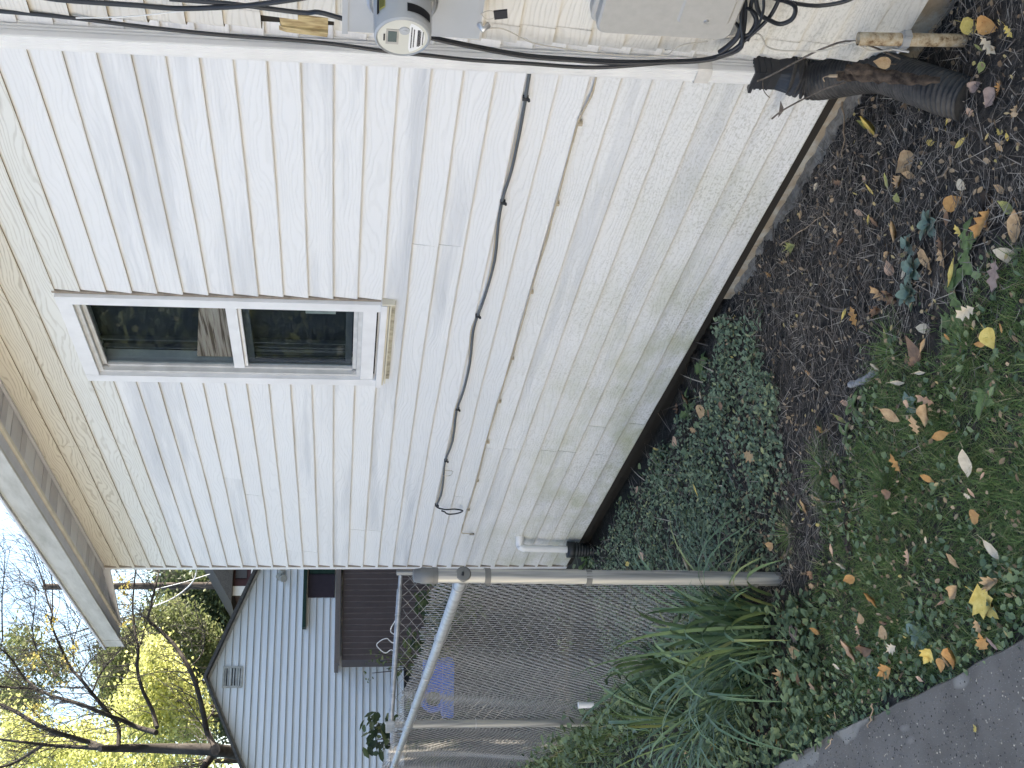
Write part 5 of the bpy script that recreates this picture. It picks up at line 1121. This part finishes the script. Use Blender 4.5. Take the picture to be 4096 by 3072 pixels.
p = at(3527, 251, 'y', -.37); o = bpy.data.objects.new('fallen_leaf', LMESH[('deltoid', 'flat')][0]); COL.objects.link(o); o.location = p; o.scale = (.05,)*3; o.rotation_euler = (R(70), R(10), R(60)); o.material_slots[0].link = 'OBJECT'; o.material_slots[0].material = LM['tan']; LO.append((o, 'tan leaf wedged against the bark on top of the drain hose', p))
by = {}
for o, lab, p in LO: by.setdefault(lab, []).append((p, o))
for lab, lst in by.items():
    if len(lst) == 1: tag(lst[0][1], lab, 'leaf', 'fallen autumn leaves')
    elif len(lst) == 2:
        lst.sort(key=lambda t: t[0].x); tag(lst[0][1], lab+', farther from the hose', 'leaf', 'fallen autumn leaves'); tag(lst[1][1], lab+', closer to the hose', 'leaf', 'fallen autumn leaves')
    else:
        lst.sort(key=lambda t: t[0].x); nm_ = ['farthest from the hose', 'second farthest from hose', 'third farthest from hose', 'fourth farthest from hose', 'fifth farthest from hose', 'sixth farthest from hose', 'seventh farthest from hose', 'eighth farthest from hose']
        for i, (p, o) in enumerate(lst): tag(o, lab+', '+(nm_[i] if i < len(lst)-1 else 'closest to the hose'), 'leaf', 'fallen autumn leaves')
# litter of tiny leaf fragments (nobody could count them)
f = Fast()
for i in range(1900):
    x = U(-1.7, 1.0); y = U(-1.95, -0.05); f.leaf((x, y, gh(x, y)+U(.005, .03)), (U(-.6, .6), U(-.8, .3), .8), U(0, 6.3), U(.010, .026), U(.006, .015))
f.build('leaf_litter', island_mat('leaf_fragments', [(0.0, (0.12, 0.08, 0.05)), (0.5, (0.28, 0.20, 0.12)), (0.85, (0.42, 0.31, 0.20)), (1.0, (0.45, 0.36, 0.12))], 0.7))

# ------------------------------------------------------------------ neighbour's place
NX = -16.5
def npt(x, y): return at(x, y, 'x', NX)
ap = npt(830, 2718); zl_ = lambda y: ap.z-(ap.y-y)*0.455 if y < ap.y else ap.z-(y-ap.y)*0.40
no = Vector((NX-3, ap.y-1, GZ))
nb = empty('white_house', no, 'white vinyl sided house with a low gable beyond the fence', 'house')
PITCH_N = 0.107; z = npt(1615, 2800).z; ZN = z; YN0, YN1 = ap.y-3.6, ap.y+3.6
while z < ap.z-0.03:
    zt_ = z+PITCH_N
    def span(zz):
        return max(YN0, ap.y-(ap.z-zz)/0.455), min(YN1, ap.y+(ap.z-zz)/0.40)
    l0, r0 = span(z); l1, r1 = span(min(zt_, ap.z-0.001))
    b = MB(no); A0 = [(NX+0.016, l0, z), (NX+0.016, r0, z), (NX+0.012, r0, z+0.012), (NX+0.012, l0, z+0.012)]
    b.add([(NX+0.030, l0, z+0.003), (NX+0.030, r0, z+0.003), (NX+0.017, r0-(r0-r1)*.45, z+PITCH_N*.45), (NX+0.017, l0-(l0-l1)*.45, z+PITCH_N*.45), (NX+0.011, r0-(r0-r1)*.52, z+PITCH_N*.52), (NX+0.011, l0-(l0-l1)*.52, z+PITCH_N*.52), (NX+0.002, r1, zt_), (NX+0.002, l1, zt_), (NX-0.004, l0, z), (NX-0.004, r0, z)], [(0, 1, 2, 3), (3, 2, 4, 5), (5, 4, 6, 7), (8, 9, 1, 0)])
    b.add([(NX+0.027, l0, z-0.006), (NX+0.027, r0, z-0.006), (NX+0.030, r0, z+0.0031), (NX+0.030, l0, z+0.0031)], [(0, 1, 2, 3)], 1); b.build('siding_board', [M['nsiding'], M['nlip_shadow']], nb); z = zt_  # narrow grey strip paints the shadow between courses
b = MB(no); b.box(NX-6.5, NX-0.005, YN0+0.02, YN1-0.02, ZN, 0.35); b.prism(None, [(NX-0.006, YN0+.02, 0.351), (NX-0.006, YN1-.02, 0.351), (NX-0.006, ap.y, ap.z-0.04)], [(NX-6.5, YN0+.02, 0.351), (NX-6.5, YN1-.02, 0.351), (NX-6.5, ap.y, ap.z-0.04)]); b.build('house_body', M['nsiding'], nb)
b = MB(no); b.box(NX-6.4, NX-0.03, YN0+0.04, YN1-0.04, GZ-0.1, ZN-0.0005); b.build('foundation', M['darkbase'], nb)
for sgn, sl_, ye in ((-1, 0.455, YN0-0.3), (1, 0.40, YN1+0.3)):
    ze = ap.z-abs(ye-ap.y)*sl_
    b = MB(no); b.prism(None, [(NX+0.22, ap.y, ap.z+0.005), (NX+0.22, ye, ze+0.005), (NX+0.22, ye, ze+0.05), (NX+0.22, ap.y, ap.z+0.05)], [(NX-6.6, ap.y, ap.z+0.005), (NX-6.6, ye, ze+0.005), (NX-6.6, ye, ze+0.05), (NX-6.6, ap.y, ap.z+0.05)]); b.build('roof', M['roof'], nb)
    b = MB(no); b.prism(None, [(NX+0.03, ap.y, ap.z-0.035), (NX+0.03, ye, ze-0.035), (NX+0.03, ye, ze+0.004), (NX+0.03, ap.y, ap.z+0.004)], [(NX+0.06, ap.y, ap.z-0.035), (NX+0.06, ye, ze-0.035), (NX+0.06, ye, ze+0.004), (NX+0.06, ap.y, ap.z+0.004)]); b.build('rake_trim', M['trimdirty'], nb)
v0, v1 = npt(893, 2668), npt(968, 2752)
b = MB(no); ya_, yb_, za_, zb__ = v1.y, v0.y, v1.z, v0.z; t_ = 0.028
for bx in ((ya_, yb_, za_, za_+t_), (ya_, yb_, zb__-t_, zb__), (ya_, ya_+t_, za_+t_, zb__-t_), (yb_-t_, yb_, za_+t_, zb__-t_)): b.box(NX+0.022, NX+0.05, *bx)
vt = b.build('gable_vent', M['trimdirty'], nb)
b = MB(no); b.box(NX+0.0215, NX+0.0235, ya_+t_, yb_-t_, za_+t_, zb__-t_); b.build('vent_opening', M['darkroom'], vt)
for i in range(6):
    zz = za_+t_+0.012+(zb__-za_-2*t_)*i/6; b = MB(no); b.prism(None, [(NX+0.025, ya_+t_, zz+0.020), (NX+0.045, ya_+t_, zz), (NX+0.047, ya_+t_, zz+0.004), (NX+0.025, ya_+t_, zz+0.026)], [(NX+0.025, yb_-t_, zz+0.020), (NX+0.045, yb_-t_, zz), (NX+0.047, yb_-t_, zz+0.004), (NX+0.025, yb_-t_, zz+0.026)]); b.build('slat', M['trimdirty'], vt)
lp = npt(1118, 2310); lo_ = Vector((NX+0.05, lp.y, lp.z))
fl_ = empty('flood_light', lo_, 'twin cream flood lamps high on the white neighbour wall', 'lamp')
b = MB(lo_); b.tube([(NX+0.02, lp.y, lp.z), (NX+0.06, lp.y, lp.z)], 0.055, 14); b.build('mount', M['lamp'], fl_)
for sy, sz in ((0.085, -0.03), (-0.07, -0.05)):
    b = MB(lo_); c0_ = Vector((NX+0.05, lp.y+sy*.4, lp.z)); c1_ = Vector((NX+0.20, lp.y+sy*1.1, lp.z+sz*1.6)); b.tube([c0_, c0_.lerp(c1_, .4), c0_.lerp(c1_, .7), c1_], [0.02, 0.035, 0.055, 0.058], 14); b.build('lamp_head', M['lamp'], fl_)
w0, w1 = npt(1235, 2268), npt(1338, 2392)
b = MB(no); b.box(NX+0.02, NX+0.05, w1.y, YN1-0.05, w1.z, w0.z); wn = b.build('window', M['plum'], nb)
b = MB(no); gy0 = npt(1260, 2300).y; b.box(NX+0.05, NX+0.07, gy0, YN1-0.3, w1.z, w0.z-0.02); b.box(NX+0.05, NX+0.075, gy0, gy0+0.0, w1.z, w0.z); b.build('window_frame', M['green'], wn)
a0_, a1_ = npt(1221, 2268), npt(1216, 2519)
b = MB(no); b.box(NX+0.02, NX+0.16, a1_.y, YN1-0.02, a1_.z-0.028, a1_.z+0.028); b.build('awning_bar', M['green'], nb)
# brown metal shed in front of it
SX = -15.9
s0 = at(1343, 2276, 'x', SX); s1 = at(1342, 2646, 'x', SX); sb = at(1372, 2640, 'x', SX)
sho = Vector((SX-1, s1.y+1.0, GZ)); sh = empty('garden_shed', sho, 'low brown ribbed metal shed with a grey-brown roof edge', 'shed')
SY0, SY1 = s1.y+0.02, s1.y+3.4
b = MB(sho); b.box(SX-0.5, SX-0.012, SY0+0.005, SY1, GZ-0.05, sb.z+0.02); b.build('shed_body', M['shed'], sh)
y = SY0; rw = (at(1500, 2400, 'x', SX).y-at(1500, 2423, 'x', SX).y)
while y < SY1:
    b = MB(sho); b.add([(SX, y, GZ-.04), (SX, y+rw*.78, GZ-.04), (SX+0.022, y+rw*.84, GZ-.04), (SX+0.022, y+rw*.96, GZ-.04), (SX, y+rw, GZ-.04), (SX, y, sb.z), (SX, y+rw*.78, sb.z), (SX+0.022, y+rw*.84, sb.z), (SX+0.022, y+rw*.96, sb.z), (SX, y+rw, sb.z)], [(0, 1, 6, 5)]); b.add([(SX, y+rw*.78, GZ-.04), (SX+0.022, y+rw*.84, GZ-.04), (SX+0.022, y+rw*.96, GZ-.04), (SX, y+rw, GZ-.04), (SX, y+rw*.78, sb.z), (SX+0.022, y+rw*.84, sb.z), (SX+0.022, y+rw*.96, sb.z), (SX, y+rw, sb.z)], [(i, i+1, i+5, i+4) for i in range(3)], 1); b.build('wall_panel', [M['shed'], M['shedrib']], sh); y += rw
b = MB(sho); b.box(SX-0.05, SX+0.10, s1.y-0.05, SY1+.1, s1.z-0.058, s1.z+0.002); b.build('roof_edge', M['shedtrim'], sh)
b = MB(sho); b.box(SX-0.55, SX-0.051, s1.y-0.05, SY1+.1, s1.z-0.04, s1.z+0.02); b.build('roof', M['shedtrim'], sh)
b = MB(sho); zr_ = at(1725, 2500, 'x', SX).z; b.box(SX+0.0225, SX+0.05, SY0, SY1, zr_-0.03, zr_+0.03); b.build('base_rail', M['shedtrim'], sh)
# blue moulded chair beyond the mesh
c0 = at(1745, 2750, 'd', 13.2); co = Vector((c0.x, c0.y, gh(c0.x, c0.y)))
bc = empty('blue_play_set', co, 'blue plastic moulded seat with round openings seen through the wire mesh', 'plastic seat')
dv_ = Vector((AR.x, AR.y, 0)).normalized(); nv = Vector((dv_.y, -dv_.x, 0))
def quadp(pts, d_, name, par=bc):
    b = MB(co); A_ = [co+dv_*u+nv*(-d_/2)+Vector((0, 0, v)) for u, v in pts]; B_ = [co+dv_*u+nv*(d_/2)+Vector((0, 0, v)) for u, v in pts]; b.prism(None, A_, B_); return b.build(name, M['blue'], par)
pt_ = at(1690, 2750, 'd', 13.2).z-co.z; pbm = at(1812, 2750, 'd', 13.2).z-co.z; hw = 0.29
quadp([(-hw, pbm), (hw, pbm), (hw, pbm+0.12), (-hw, pbm+0.12)], 0.28, 'seat'); 
quadp([(hw-0.34, pbm+0.121), (hw, pbm+0.121), (hw, pt_), (hw-0.30, pt_)], 0.10, 'backrest')
for i in range(1):
    b = MB(co); cc = co+dv_*(-0.12)+Vector((0, 0, (pbm+0.12+pt_)/2-0.02)); rr_ = 0.115; b.tube([cc+dv_*rr_*math.cos(R(a))+Vector((0, 0, rr_*math.sin(R(a)))) for a in range(0, 361, 20)], 0.035, 8, caps=False); b.build('round_arm', M['blue'], bc)
for u in (-hw+0.05, hw-0.05):
    b = MB(co); b.tube([co+dv_*u+Vector((0, 0, -.02)), co+dv_*u+Vector((0, 0, pbm+0.01))], 0.022, 8); b.build('leg', M['darkbase'], bc)
# white bucket/bag pieces behind the mesh
p = at(2340, 2820, 'd', 7.1); b = MB(p); b.tube([p+Vector((0, 0, -.05)), p+Vector((0, 0, .04))], [0.016, 0.02], 10); tag(b.build('white_pot', M['trim'], None, p), 'small white pot half hidden behind mesh and strap leaves', 'pot')

# utility pole with drop wires
pb0 = at(1000, 2340, 'd', 44); pt0 = at(430, 2346, 'd', 44)
po_ = Vector((pb0.x, pb0.y, GZ)); up_ = empty('utility_pole', po_, 'weathered wooden utility pole rising behind the white house', 'utility pole')
b = MB(po_); b.tube([po_, Vector((pt0.x, pt0.y, pt0.z+2.2))], [0.15, 0.115], 12); b.build('pole', M['pole'], up_)
cable('overhead_wire', [], 0, None, '') if False else None
def dcable(name, pts, r, mat, label):
    P = smooth_path([at(x, y, 'd', d) for x, y, d in pts], 5); b = MB(P[0]); b.tube(P, r, 6); return tag(b.build(name, mat, None, P[0]), label, 'wire')
zt5 = lambda x, y: (x*.5255, 2200+y*.5255)
dcable('overhead_wire', [(*zt5(1165, 430), 30), (*zt5(1280, 385), 29), (*zt5(1380, 325), 28), (*zt5(1460, 250), 27), (*zt5(1490, 190), 26), (*zt5(1495, 130), 25)], 0.014, M['label'], 'thick pale service wire curving past the pole')
dcable('overhead_wire', [(*zt5(1180, 300), 42), (*zt5(1400, 245), 40), (*zt5(1560, 195), 38), (*zt5(1700, 150), 36), (*zt5(1800, 110), 34)], 0.012, M['label'], 'pale wire running right from the pole')
dcable('overhead_wire', [(*zt5(1560, 270), 43), (*zt5(1620, 210), 41), (*zt5(1690, 140), 38)], 0.018, M['twig'], 'dark short wire beside the pole')
rh = at(985, 2300, 'd', 36); rho = Vector((rh.x, rh.y, GZ)); rb = empty('red_house', rho, 'dark red house with white trim peeking behind the neighbour roof', 'house')
b = MB(rho); b.box(rh.x-3, rh.x, rh.y-0.5, rh.y+5, GZ, rh.z+0.35); b.build('wall', M['redbrown'], rb)
b = MB(rho); b.box(rh.x+0.001, rh.x+0.06, rh.y-0.62, rh.y-0.35, GZ, rh.z+0.45); b.box(rh.x+0.001, rh.x+0.05, rh.y-0.34, rh.y+1.0, rh.z-0.28, rh.z-0.14); b.build('trim', M['trim'], rb)
b = MB(rho); b.box(rh.x+0.001, rh.x+0.04, rh.y-0.1, rh.y+0.45, rh.z-0.02, rh.z+0.3); b.build('window', M['screen'], rb)
b = MB(rho); b.prism(None, [(rh.x+.3, rh.y-0.85, rh.z-0.5), (rh.x+.3, rh.y+2.2, rh.z+1.6), (rh.x+.3, rh.y+5.3, rh.z-0.5)], [(rh.x-3.2, rh.y-0.85, rh.z-0.5), (rh.x-3.2, rh.y+2.2, rh.z+1.6), (rh.x-3.2, rh.y+5.3, rh.z-0.5)]) if False else b.prism(None, [(rh.x+.3, rh.y-0.9, rh.z+0.36), (rh.x+.3, rh.y+5.2, rh.z+0.36), (rh.x+.3, rh.y+2.2, rh.z+2.2)], [(rh.x-3.2, rh.y-0.9, rh.z+0.36), (rh.x-3.2, rh.y+5.2, rh.z+0.36), (rh.x-3.2, rh.y+2.2, rh.z+2.2)]); b.build('roof', M['roof'], rb)
# shrubs in front of the white house
def sprig(px, d, n_, sz, label, name='shrub', mat='dleaf', spread=(30, 40), leafL=.09):
    c = at(*px, 'd', d); o = empty(name, Vector((c.x, c.y, GZ)), label, 'shrub'); og = Vector((c.x, c.y, GZ)); b = MB(); top_ = c-og
    f2_ = Fast()
    for i in range(n_):
        q = at(px[0]+random.gauss(0, spread[0]), px[1]+random.gauss(0, spread[1]), 'd', d+U(-.4, .4))-og; b.tube([Vector((U(-.1, .1), U(-.1, .1), 0)), q*0.6+Vector((0, 0, .1)), q], [0.012, 0.008, 0.004], 5)
        for j in range(sz): f2_.leaf(q+Vector((U(-.12, .12), U(-.12, .12), U(-.12, .12))), (U(-1, 1), U(-1, 1), U(-.2, 1)), U(0, 6.3), leafL*U(.7, 1.3), leafL*.5)
    b.build('stems', M['twig'], o); me = bpy.data.meshes.new('foliage'); me.from_pydata(f2_.v, [], f2_.f); me.materials.append(M[mat]); link('foliage', me, o); return o
sprig((1530, 2935), 11.0, 9, 9, 'leafy sapling in front of the white house behind the gate hinge', spread=(26, 28), leafL=.10)
sprig((1545, 2660), 15.0, 7, 7, 'thin grey twiggy plant climbing by the shed corner', mat='oleaf', spread=(32, 22), leafL=.05)
lf = at(1650, 2760, 'x', -15.4); lfo = Vector((-15.4, lf.y, GZ)); lo2 = empty('low_dark_fence', lfo, 'low dark slate board fence in front of the white house', 'fence')
zt9 = at(1628, 2760, 'x', -15.4).z
for i_ in range(4):
    b = MB(lfo); hh_ = (zt9-GZ)/4; b.box(-15.42, -15.40+0.003*(i_ % 2), -4.6, s1.y-0.12 if False else 0.45, GZ+hh_*i_+0.006, GZ+hh_*(i_+1)); b.build('rail_board', M['slate'], lo2)
sprig((1740, 2560), 14.2, 14, 30, 'dark green shrub low behind the far gate', spread=(40, 70), leafL=.10)
sprig((1800, 2420), 12.5, 14, 30, 'dark leafy shrub nearest the house corner behind the gate', spread=(60, 50), leafL=.10)
sprig((1760, 2960), 14.6, 14, 30, 'dark green shrub behind the second fence post', spread=(50, 60), leafL=.10)
sprig((1700, 2700), 16.0, 9, 14, 'green bush behind the far gate', mat='oleaf', spread=(45, 60), leafL=.14)

# ------------------------------------------------------------------ trees
def poly_pts(poly, n_):
    xs = [p[0] for p in poly]; ys = [p[1] for p in poly]; out = []
    while len(out) < n_:
        x, y = U(min(xs), max(xs)), U(min(ys), max(ys))
        if inside(x, y, poly): out.append((x, y))
    return out
def foliage(polys, d0, dd, ncl, per, leafL, spread):
    f2_ = Fast()
    for poly in polys:
        for (x, y) in poly_pts(poly, ncl):
            c = at(*zt5(x, y), 'd', d0+U(-dd, dd)); sp_ = spread*U(.5, 1.2)
            for i in range(per):
                q = c+Vector((random.gauss(0, sp_), random.gauss(0, sp_), random.gauss(0, sp_*.7)))
                f2_.leaf(q, (U(-1, 1), U(-1, 1), U(-1, 1)), U(0, 6.3), leafL*U(.7, 1.3), leafL*.55*U(.7, 1.2))
    return f2_
def tree(name, label, base, limbs, fol, mat):
    o = empty(name, base, label, 'tree'); og = Vector(base); b = MB(og)
    for P, r0, r1 in limbs:
        k_ = len(P); r0, r1 = r0*.88, r1*.8; b.tube(P, [r0+(r1-r0)*i/(k_-1) for i in range(k_)], 8)
    b.build('trunk', M['bark'], o)
    if fol:
        me = bpy.data.meshes.new('crown'); me.from_pydata([tuple(Vector(v)-og) for v in fol.v], [], fol.f); me.materials.append(mat); link('crown', me, o)
    return o
DB = 28.5
def zpth(d, *pp): return smooth_path([at(*zt5(x, y), 'd', d+0.5*math.sin(i*1.3)) for i, (x, y) in enumerate(pp)], 4)
px2m = DB/FPX*.5255
LIMB = [
 (zpth(DB, (2500, 1590), (2000, 1570), (1780, 1540), (1640, 1520)), 0.23, 0.165),
 (zpth(DB, (1660, 1520), (1300, 1512), (1000, 1508), (760, 1512)), 0.165, 0.095),
 (zpth(DB, (1640, 1500), (1580, 1400), (1555, 1280), (1500, 1050), (1440, 900), (1340, 740), (1210, 605), (1130, 535), (1150, 420), (1190, 250), (1215, 150)), 0.085, 0.018),
 (zpth(DB, (1700, 1540), (1630, 1560), (1560, 1640), (1500, 1760)), 0.12, 0.09),
 (zpth(DB, (800, 1512), (700, 1470), (600, 1440), (400, 1380), (250, 1310), (110, 1225), (-60, 1150)), 0.085, 0.045),
 (zpth(DB, (780, 1510), (600, 1500), (400, 1488), (200, 1465), (-60, 1435)), 0.065, 0.03),
 (zpth(DB, (1190, 1390), (1050, 1350), (950, 1305), (800, 1250), (600, 1170), (400, 1112), (280, 1062), (120, 1050), (-60, 1035)), 0.075, 0.03),
 (zpth(DB, (285, 1062), (200, 985), (150, 925), (70, 810), (-40, 720)), 0.04, 0.022),
 (zpth(DB, (900, 1500), (900, 1345), (820, 1235), (700, 1090), (620, 990), (540, 900), (490, 800), (450, 715), (390, 560), (400, 480), (365, 390), (330, 250), (260, 30)), 0.06, 0.012),
 (zpth(DB, (400, 480), (400, 350), (395, 150), (410, 20)), 0.02, 0.008),
 (zpth(DB, (1195, 1350), (1160, 1220), (1085, 1065), (1045, 900), (1052, 750), (1025, 600), (1010, 420), (1030, 180), (1045, 60)), 0.062, 0.015),
 (zpth(DB, (700, 1090), (760, 950), (860, 820), (960, 720), (1050, 680)), 0.03, 0.01),
 (zpth(DB, (20, 700), (15, 400), (30, 200), (40, 0)), 0.022, 0.01),
 (zpth(DB, (600, 980), (660, 880), (730, 800), (850, 720)), 0.025, 0.008),
 (zpth(DB, (430, 960), (340, 850), (265, 720), (250, 560), (270, 400), (265, 250)), 0.025, 0.008),
 (zpth(DB, (1050, 780), (1090, 640), (1140, 480), (1200, 330), (1260, 220)), 0.02, 0.008),
 (zpth(DB, (1460, 880), (1530, 800), (1560, 650), (1540, 560)), 0.02, 0.008),
 (zpth(DB, (560, 860), (560, 700), (600, 560), (620, 470)), 0.018, 0.006),
 (zpth(DB, (330, 1480), (180, 1580), (60, 1640), (-60, 1660)), 0.05, 0.03),
]
bp = at(*zt5(2000, 1570), 'd', DB); base = Vector((bp.x, bp.y, GZ))
tr = tree('bare_tree', 'big nearly bare tree with dark spreading limbs and few yellow leaves', base, LIMB, None, None)
tw = MB(base)
def grow(p, d, L, r, depth):
    n_ = 4; pts = [p]; dd = d.copy(); r = max(r, 0.005)
    for i in range(n_):
        dd = (dd+Vector((U(-.28, .28), U(-.28, .28), U(-.12, .26)))).normalized(); pts.append(pts[-1]+dd*(L/n_))
    tw.tube(pts, [r*(1-.6*i/n_) for i in range(n_+1)], 4, caps=False, smooth=False)
    if depth > 0:
        for i in range(random.choice((2, 3, 3, 4))):
            q = pts[random.choice((1, 2, 3, 4))]; a = (dd+Vector((U(-1, 1), U(-1, 1), U(-.5, .8)))).normalized(); grow(q, a, L*U(.45, .75), r*.55, depth-1)
for P, r0, r1 in LIMB[2:]:
    k_ = len(P)
    for i in range(2, k_):
        if random.random() < 0.95:
            t = (P[i]-P[i-1]).normalized(); a = (t+Vector((U(-1, 1), U(-1, 1), U(-.2, .9)))).normalized(); grow(P[i], a, U(.5, 1.5), 0.007+0.10*(r0+(r1-r0)*i/k_), 2)
tw.build('twigs', M['twig'], tr)
fl2 = foliage([[(330, 820), (450, 800), (560, 950), (520, 1080), (380, 1090)], [(870, 180), (980, 180), (980, 420), (880, 420)], [(880, 470), (950, 470), (950, 560), (880, 560)], [(210, 780), (300, 780), (300, 860), (210, 860)], [(360, 500), (420, 500), (420, 570), (360, 570)], [(540, 700), (620, 700), (620, 790), (540, 790)], [(200, 1180), (330, 1150), (330, 1330), (210, 1330)]], DB, 0.6, 7, 6, 0.10, 0.12)
me = bpy.data.meshes.new('yellow_leaves'); me.from_pydata([tuple(Vector(v)-base) for v in fl2.v], [], fl2.f); me.materials.append(island_mat('last_yellow_leaves', [(0, (.46, .38, .10)), (1, (.66, .56, .20))], .5, .5)); link('yellow_leaves', me, tr)
def simple_tree(name, label, polys, d0, dd, ncl, per, leafL, spread, mat, foot):
    bp = at(*zt5(*foot), 'd', d0); base = Vector((bp.x, bp.y, GZ)); fol = foliage(polys, d0, dd, ncl, per, leafL, spread)
    c = Vector((bp.x, bp.y, bp.z+1.5)); limbs = [([base, base.lerp(c, .5), c], 0.2, 0.08)]
    pr_ = poly_pts(polys[0], 5)
    for x, y in pr_: q = at(*zt5(x, y), 'd', d0+U(-dd*.5, dd*.5)); limbs.append((smooth_path([base.lerp(c, U(.5, .9)), base.lerp(c, .9).lerp(q, .5)+Vector((0, 0, .3)), q], 3), 0.035, 0.008))
    return tree(name, label, base, limbs, fol, mat)
simple_tree('yellow_tree', 'sunlit yellow-green tree behind the neighbour roof', [[(1080, 690), (1240, 720), (1330, 850), (1480, 1050), (1580, 1250), (1560, 1420), (1350, 1470), (1100, 1420), (900, 1380), (870, 1240), (960, 1080), (1040, 930)]], 33, 1.6, 520, 20, 0.125, 0.26, M['yleaf'], (1900, 1250))
simple_tree('yellow_tree', 'low sunlit yellow-green tree at the left edge behind the bare limbs', [[(0, 1230), (220, 1280), (450, 1350), (700, 1330), (900, 1420), (1000, 1500), (1500, 1600), (1750, 1700), (1200, 1720), (0, 1720)]], 36, 2.0, 620, 16, 0.13, 0.30, M['yleaf'], (1900, 1600))
simple_tree('olive_tree', 'grey-green tree between eave and yellow tree', [[(760, 800), (900, 640), (1060, 560), (1180, 520), (1080, 700), (1040, 900), (960, 1060), (860, 1230), (790, 1100)]], 38, 1.5, 330, 20, 0.13, 0.26, M['oleaf'], (1900, 1000))
simple_tree('olive_tree', 'olive tree right of the yellow tree, below the dark evergreen', [[(1100, 480), (1300, 400), (1500, 520), (1650, 640), (1640, 860), (1560, 1020), (1440, 900), (1300, 760), (1160, 640)]], 39, 1.4, 340, 20, 0.13, 0.26, M['oleaf'], (1950, 700))
simple_tree('olive_tree', 'pale olive tree top at the upper left against the sky', [[(0, 760), (140, 580), (260, 620), (330, 760), (480, 760), (540, 880), (420, 1000), (200, 900), (60, 840)], [(0, 1000), (160, 1040), (350, 1150), (180, 1180), (0, 1160)]], 46, 2.0, 200, 12, 0.15, 0.32, M['oleaf'], (1900, 300))
simple_tree('dark_tree', 'dense dark evergreen tree behind the utility pole', [[(1200, 150), (1820, 150), (1860, 330), (1790, 560), (1700, 760), (1620, 700), (1500, 520), (1330, 420), (1230, 320)], [(1560, 560), (1720, 620), (1660, 900), (1620, 1000)]], 47, 2.4, 420, 18, 0.20, 0.36, M['dleaf'], (1950, 350))
simple_tree('dark_tree', 'dark shrub mass low behind the neighbour gable peak', [[(1590, 1050), (1640, 1080), (1720, 1350), (1760, 1500), (1650, 1480), (1580, 1300)]], 41, 1.0, 60, 16, 0.16, 0.3, M['dleaf'], (1950, 1250))
# added beyond the frame: trees to shade yard and glass, house to bounce sun
def block_tree(c, h, rx, label):
    base = Vector((c[0], c[1], GZ)); f2_ = Fast()
    for i in range(1300):
        while True:
            q = Vector((U(-1, 1), U(-1, 1), U(-1, 1)))
            if q.length < 1: break
        cc = base+Vector((q.x*rx, q.y*rx, h*0.56+q.z*h*0.46))
        for j in range(9): f2_.leaf(cc+Vector((random.gauss(0, .35), random.gauss(0, .35), random.gauss(0, .3))), (U(-1, 1), U(-1, 1), U(-.2, 1)), U(0, 6.3), U(.22, .36), U(.13, .2))
    return tree('added_blocker_tree', label, base, [([base, base+Vector((0.1, 0, h*.4)), base+Vector((0, 0, h*.85))], .22, .06)], f2_, M['dleaf'])
block_tree((-9.5, 9.0), 8.5, 3.0, 'broad dark tree added unseen behind the house to shade the yard')
block_tree((-15.0, 12.0), 9.0, 3.2, 'tall dark tree added unseen behind the brown shed to shade the yard')
block_tree((-19, -10.5), 10, 3.4, 'dense dark tree added across the path to darken the window glass')
block_tree((-14.5, -10), 9, 3.0, 'second dark tree added across the path to darken the window glass')
block_tree((-24.5, -11.5), 11, 3.6, 'farthest dark tree added across the path to darken the window glass')
ob = Vector((1.5, -8.6, GZ)); oh = empty('light_bounce_house', ob, 'cream house added behind the photographer to bounce sunlight onto the wall', 'house')  # unseen pale house added to bounce sunlight onto the shaded wall
b = MB(ob); b.box(-5.5, 9.0, -15, -8.2, GZ-0.05, 1.7); b.build('wall', plain('cream_bounce_render', (0.72, 0.71, 0.68), 0.8), oh)
b = MB(ob); b.prism(None, [(-5.9, -15.4, 1.7), (-5.9, -7.8, 1.7), (-5.9, -11.6, 4.0)], [(9.4, -15.4, 1.7), (9.4, -7.8, 1.7), (9.4, -11.6, 4.0)]); b.build('roof', M['roof'], oh)
for wx_ in (-3.0, 2.0, 6.0):
    b = MB(ob); b.box(wx_-0.5, wx_+0.5, -8.1995, -8.17, -0.5, 0.9); w_ = b.build('window', M['trim'], oh); b = MB(ob); b.box(wx_-0.42, wx_+0.42, -8.1695, -8.16, -0.42, 0.82); b.build('pane', M['darkroom'], w_)

# leafy row added across the path to darken the lower pane's reflection
hd = Vector((-15, -7.2, GZ)); f2_ = Fast(); hg = empty('added_hedge', hd, 'dark leafy row added across the path to darken the window reflection', 'added_hedge')
for i in range(11000):
    x = U(-30, -6.4); y = -7.2+random.gauss(0, .4); z = GZ+3.3*random.random()**.75; f2_.leaf((x+15, y+7.2, z-GZ), (U(-1, 1), U(-1, 1), U(-.2, 1)), U(0, 6.3), U(.16, .30), U(.10, .17))
me = bpy.data.meshes.new('foliage'); me.from_pydata(f2_.v, [], f2_.f); me.materials.append(M['dleaf']); link('foliage', me, hg)
b = MB(); 
for i in range(14): b.tube([(-11+1.45*i, 0, -.1), (-11+1.45*i+U(-.2, .2), U(-.1, .1), 1.6)], [0.05, 0.02], 6)
b.build('stems', M['twig'], hg)
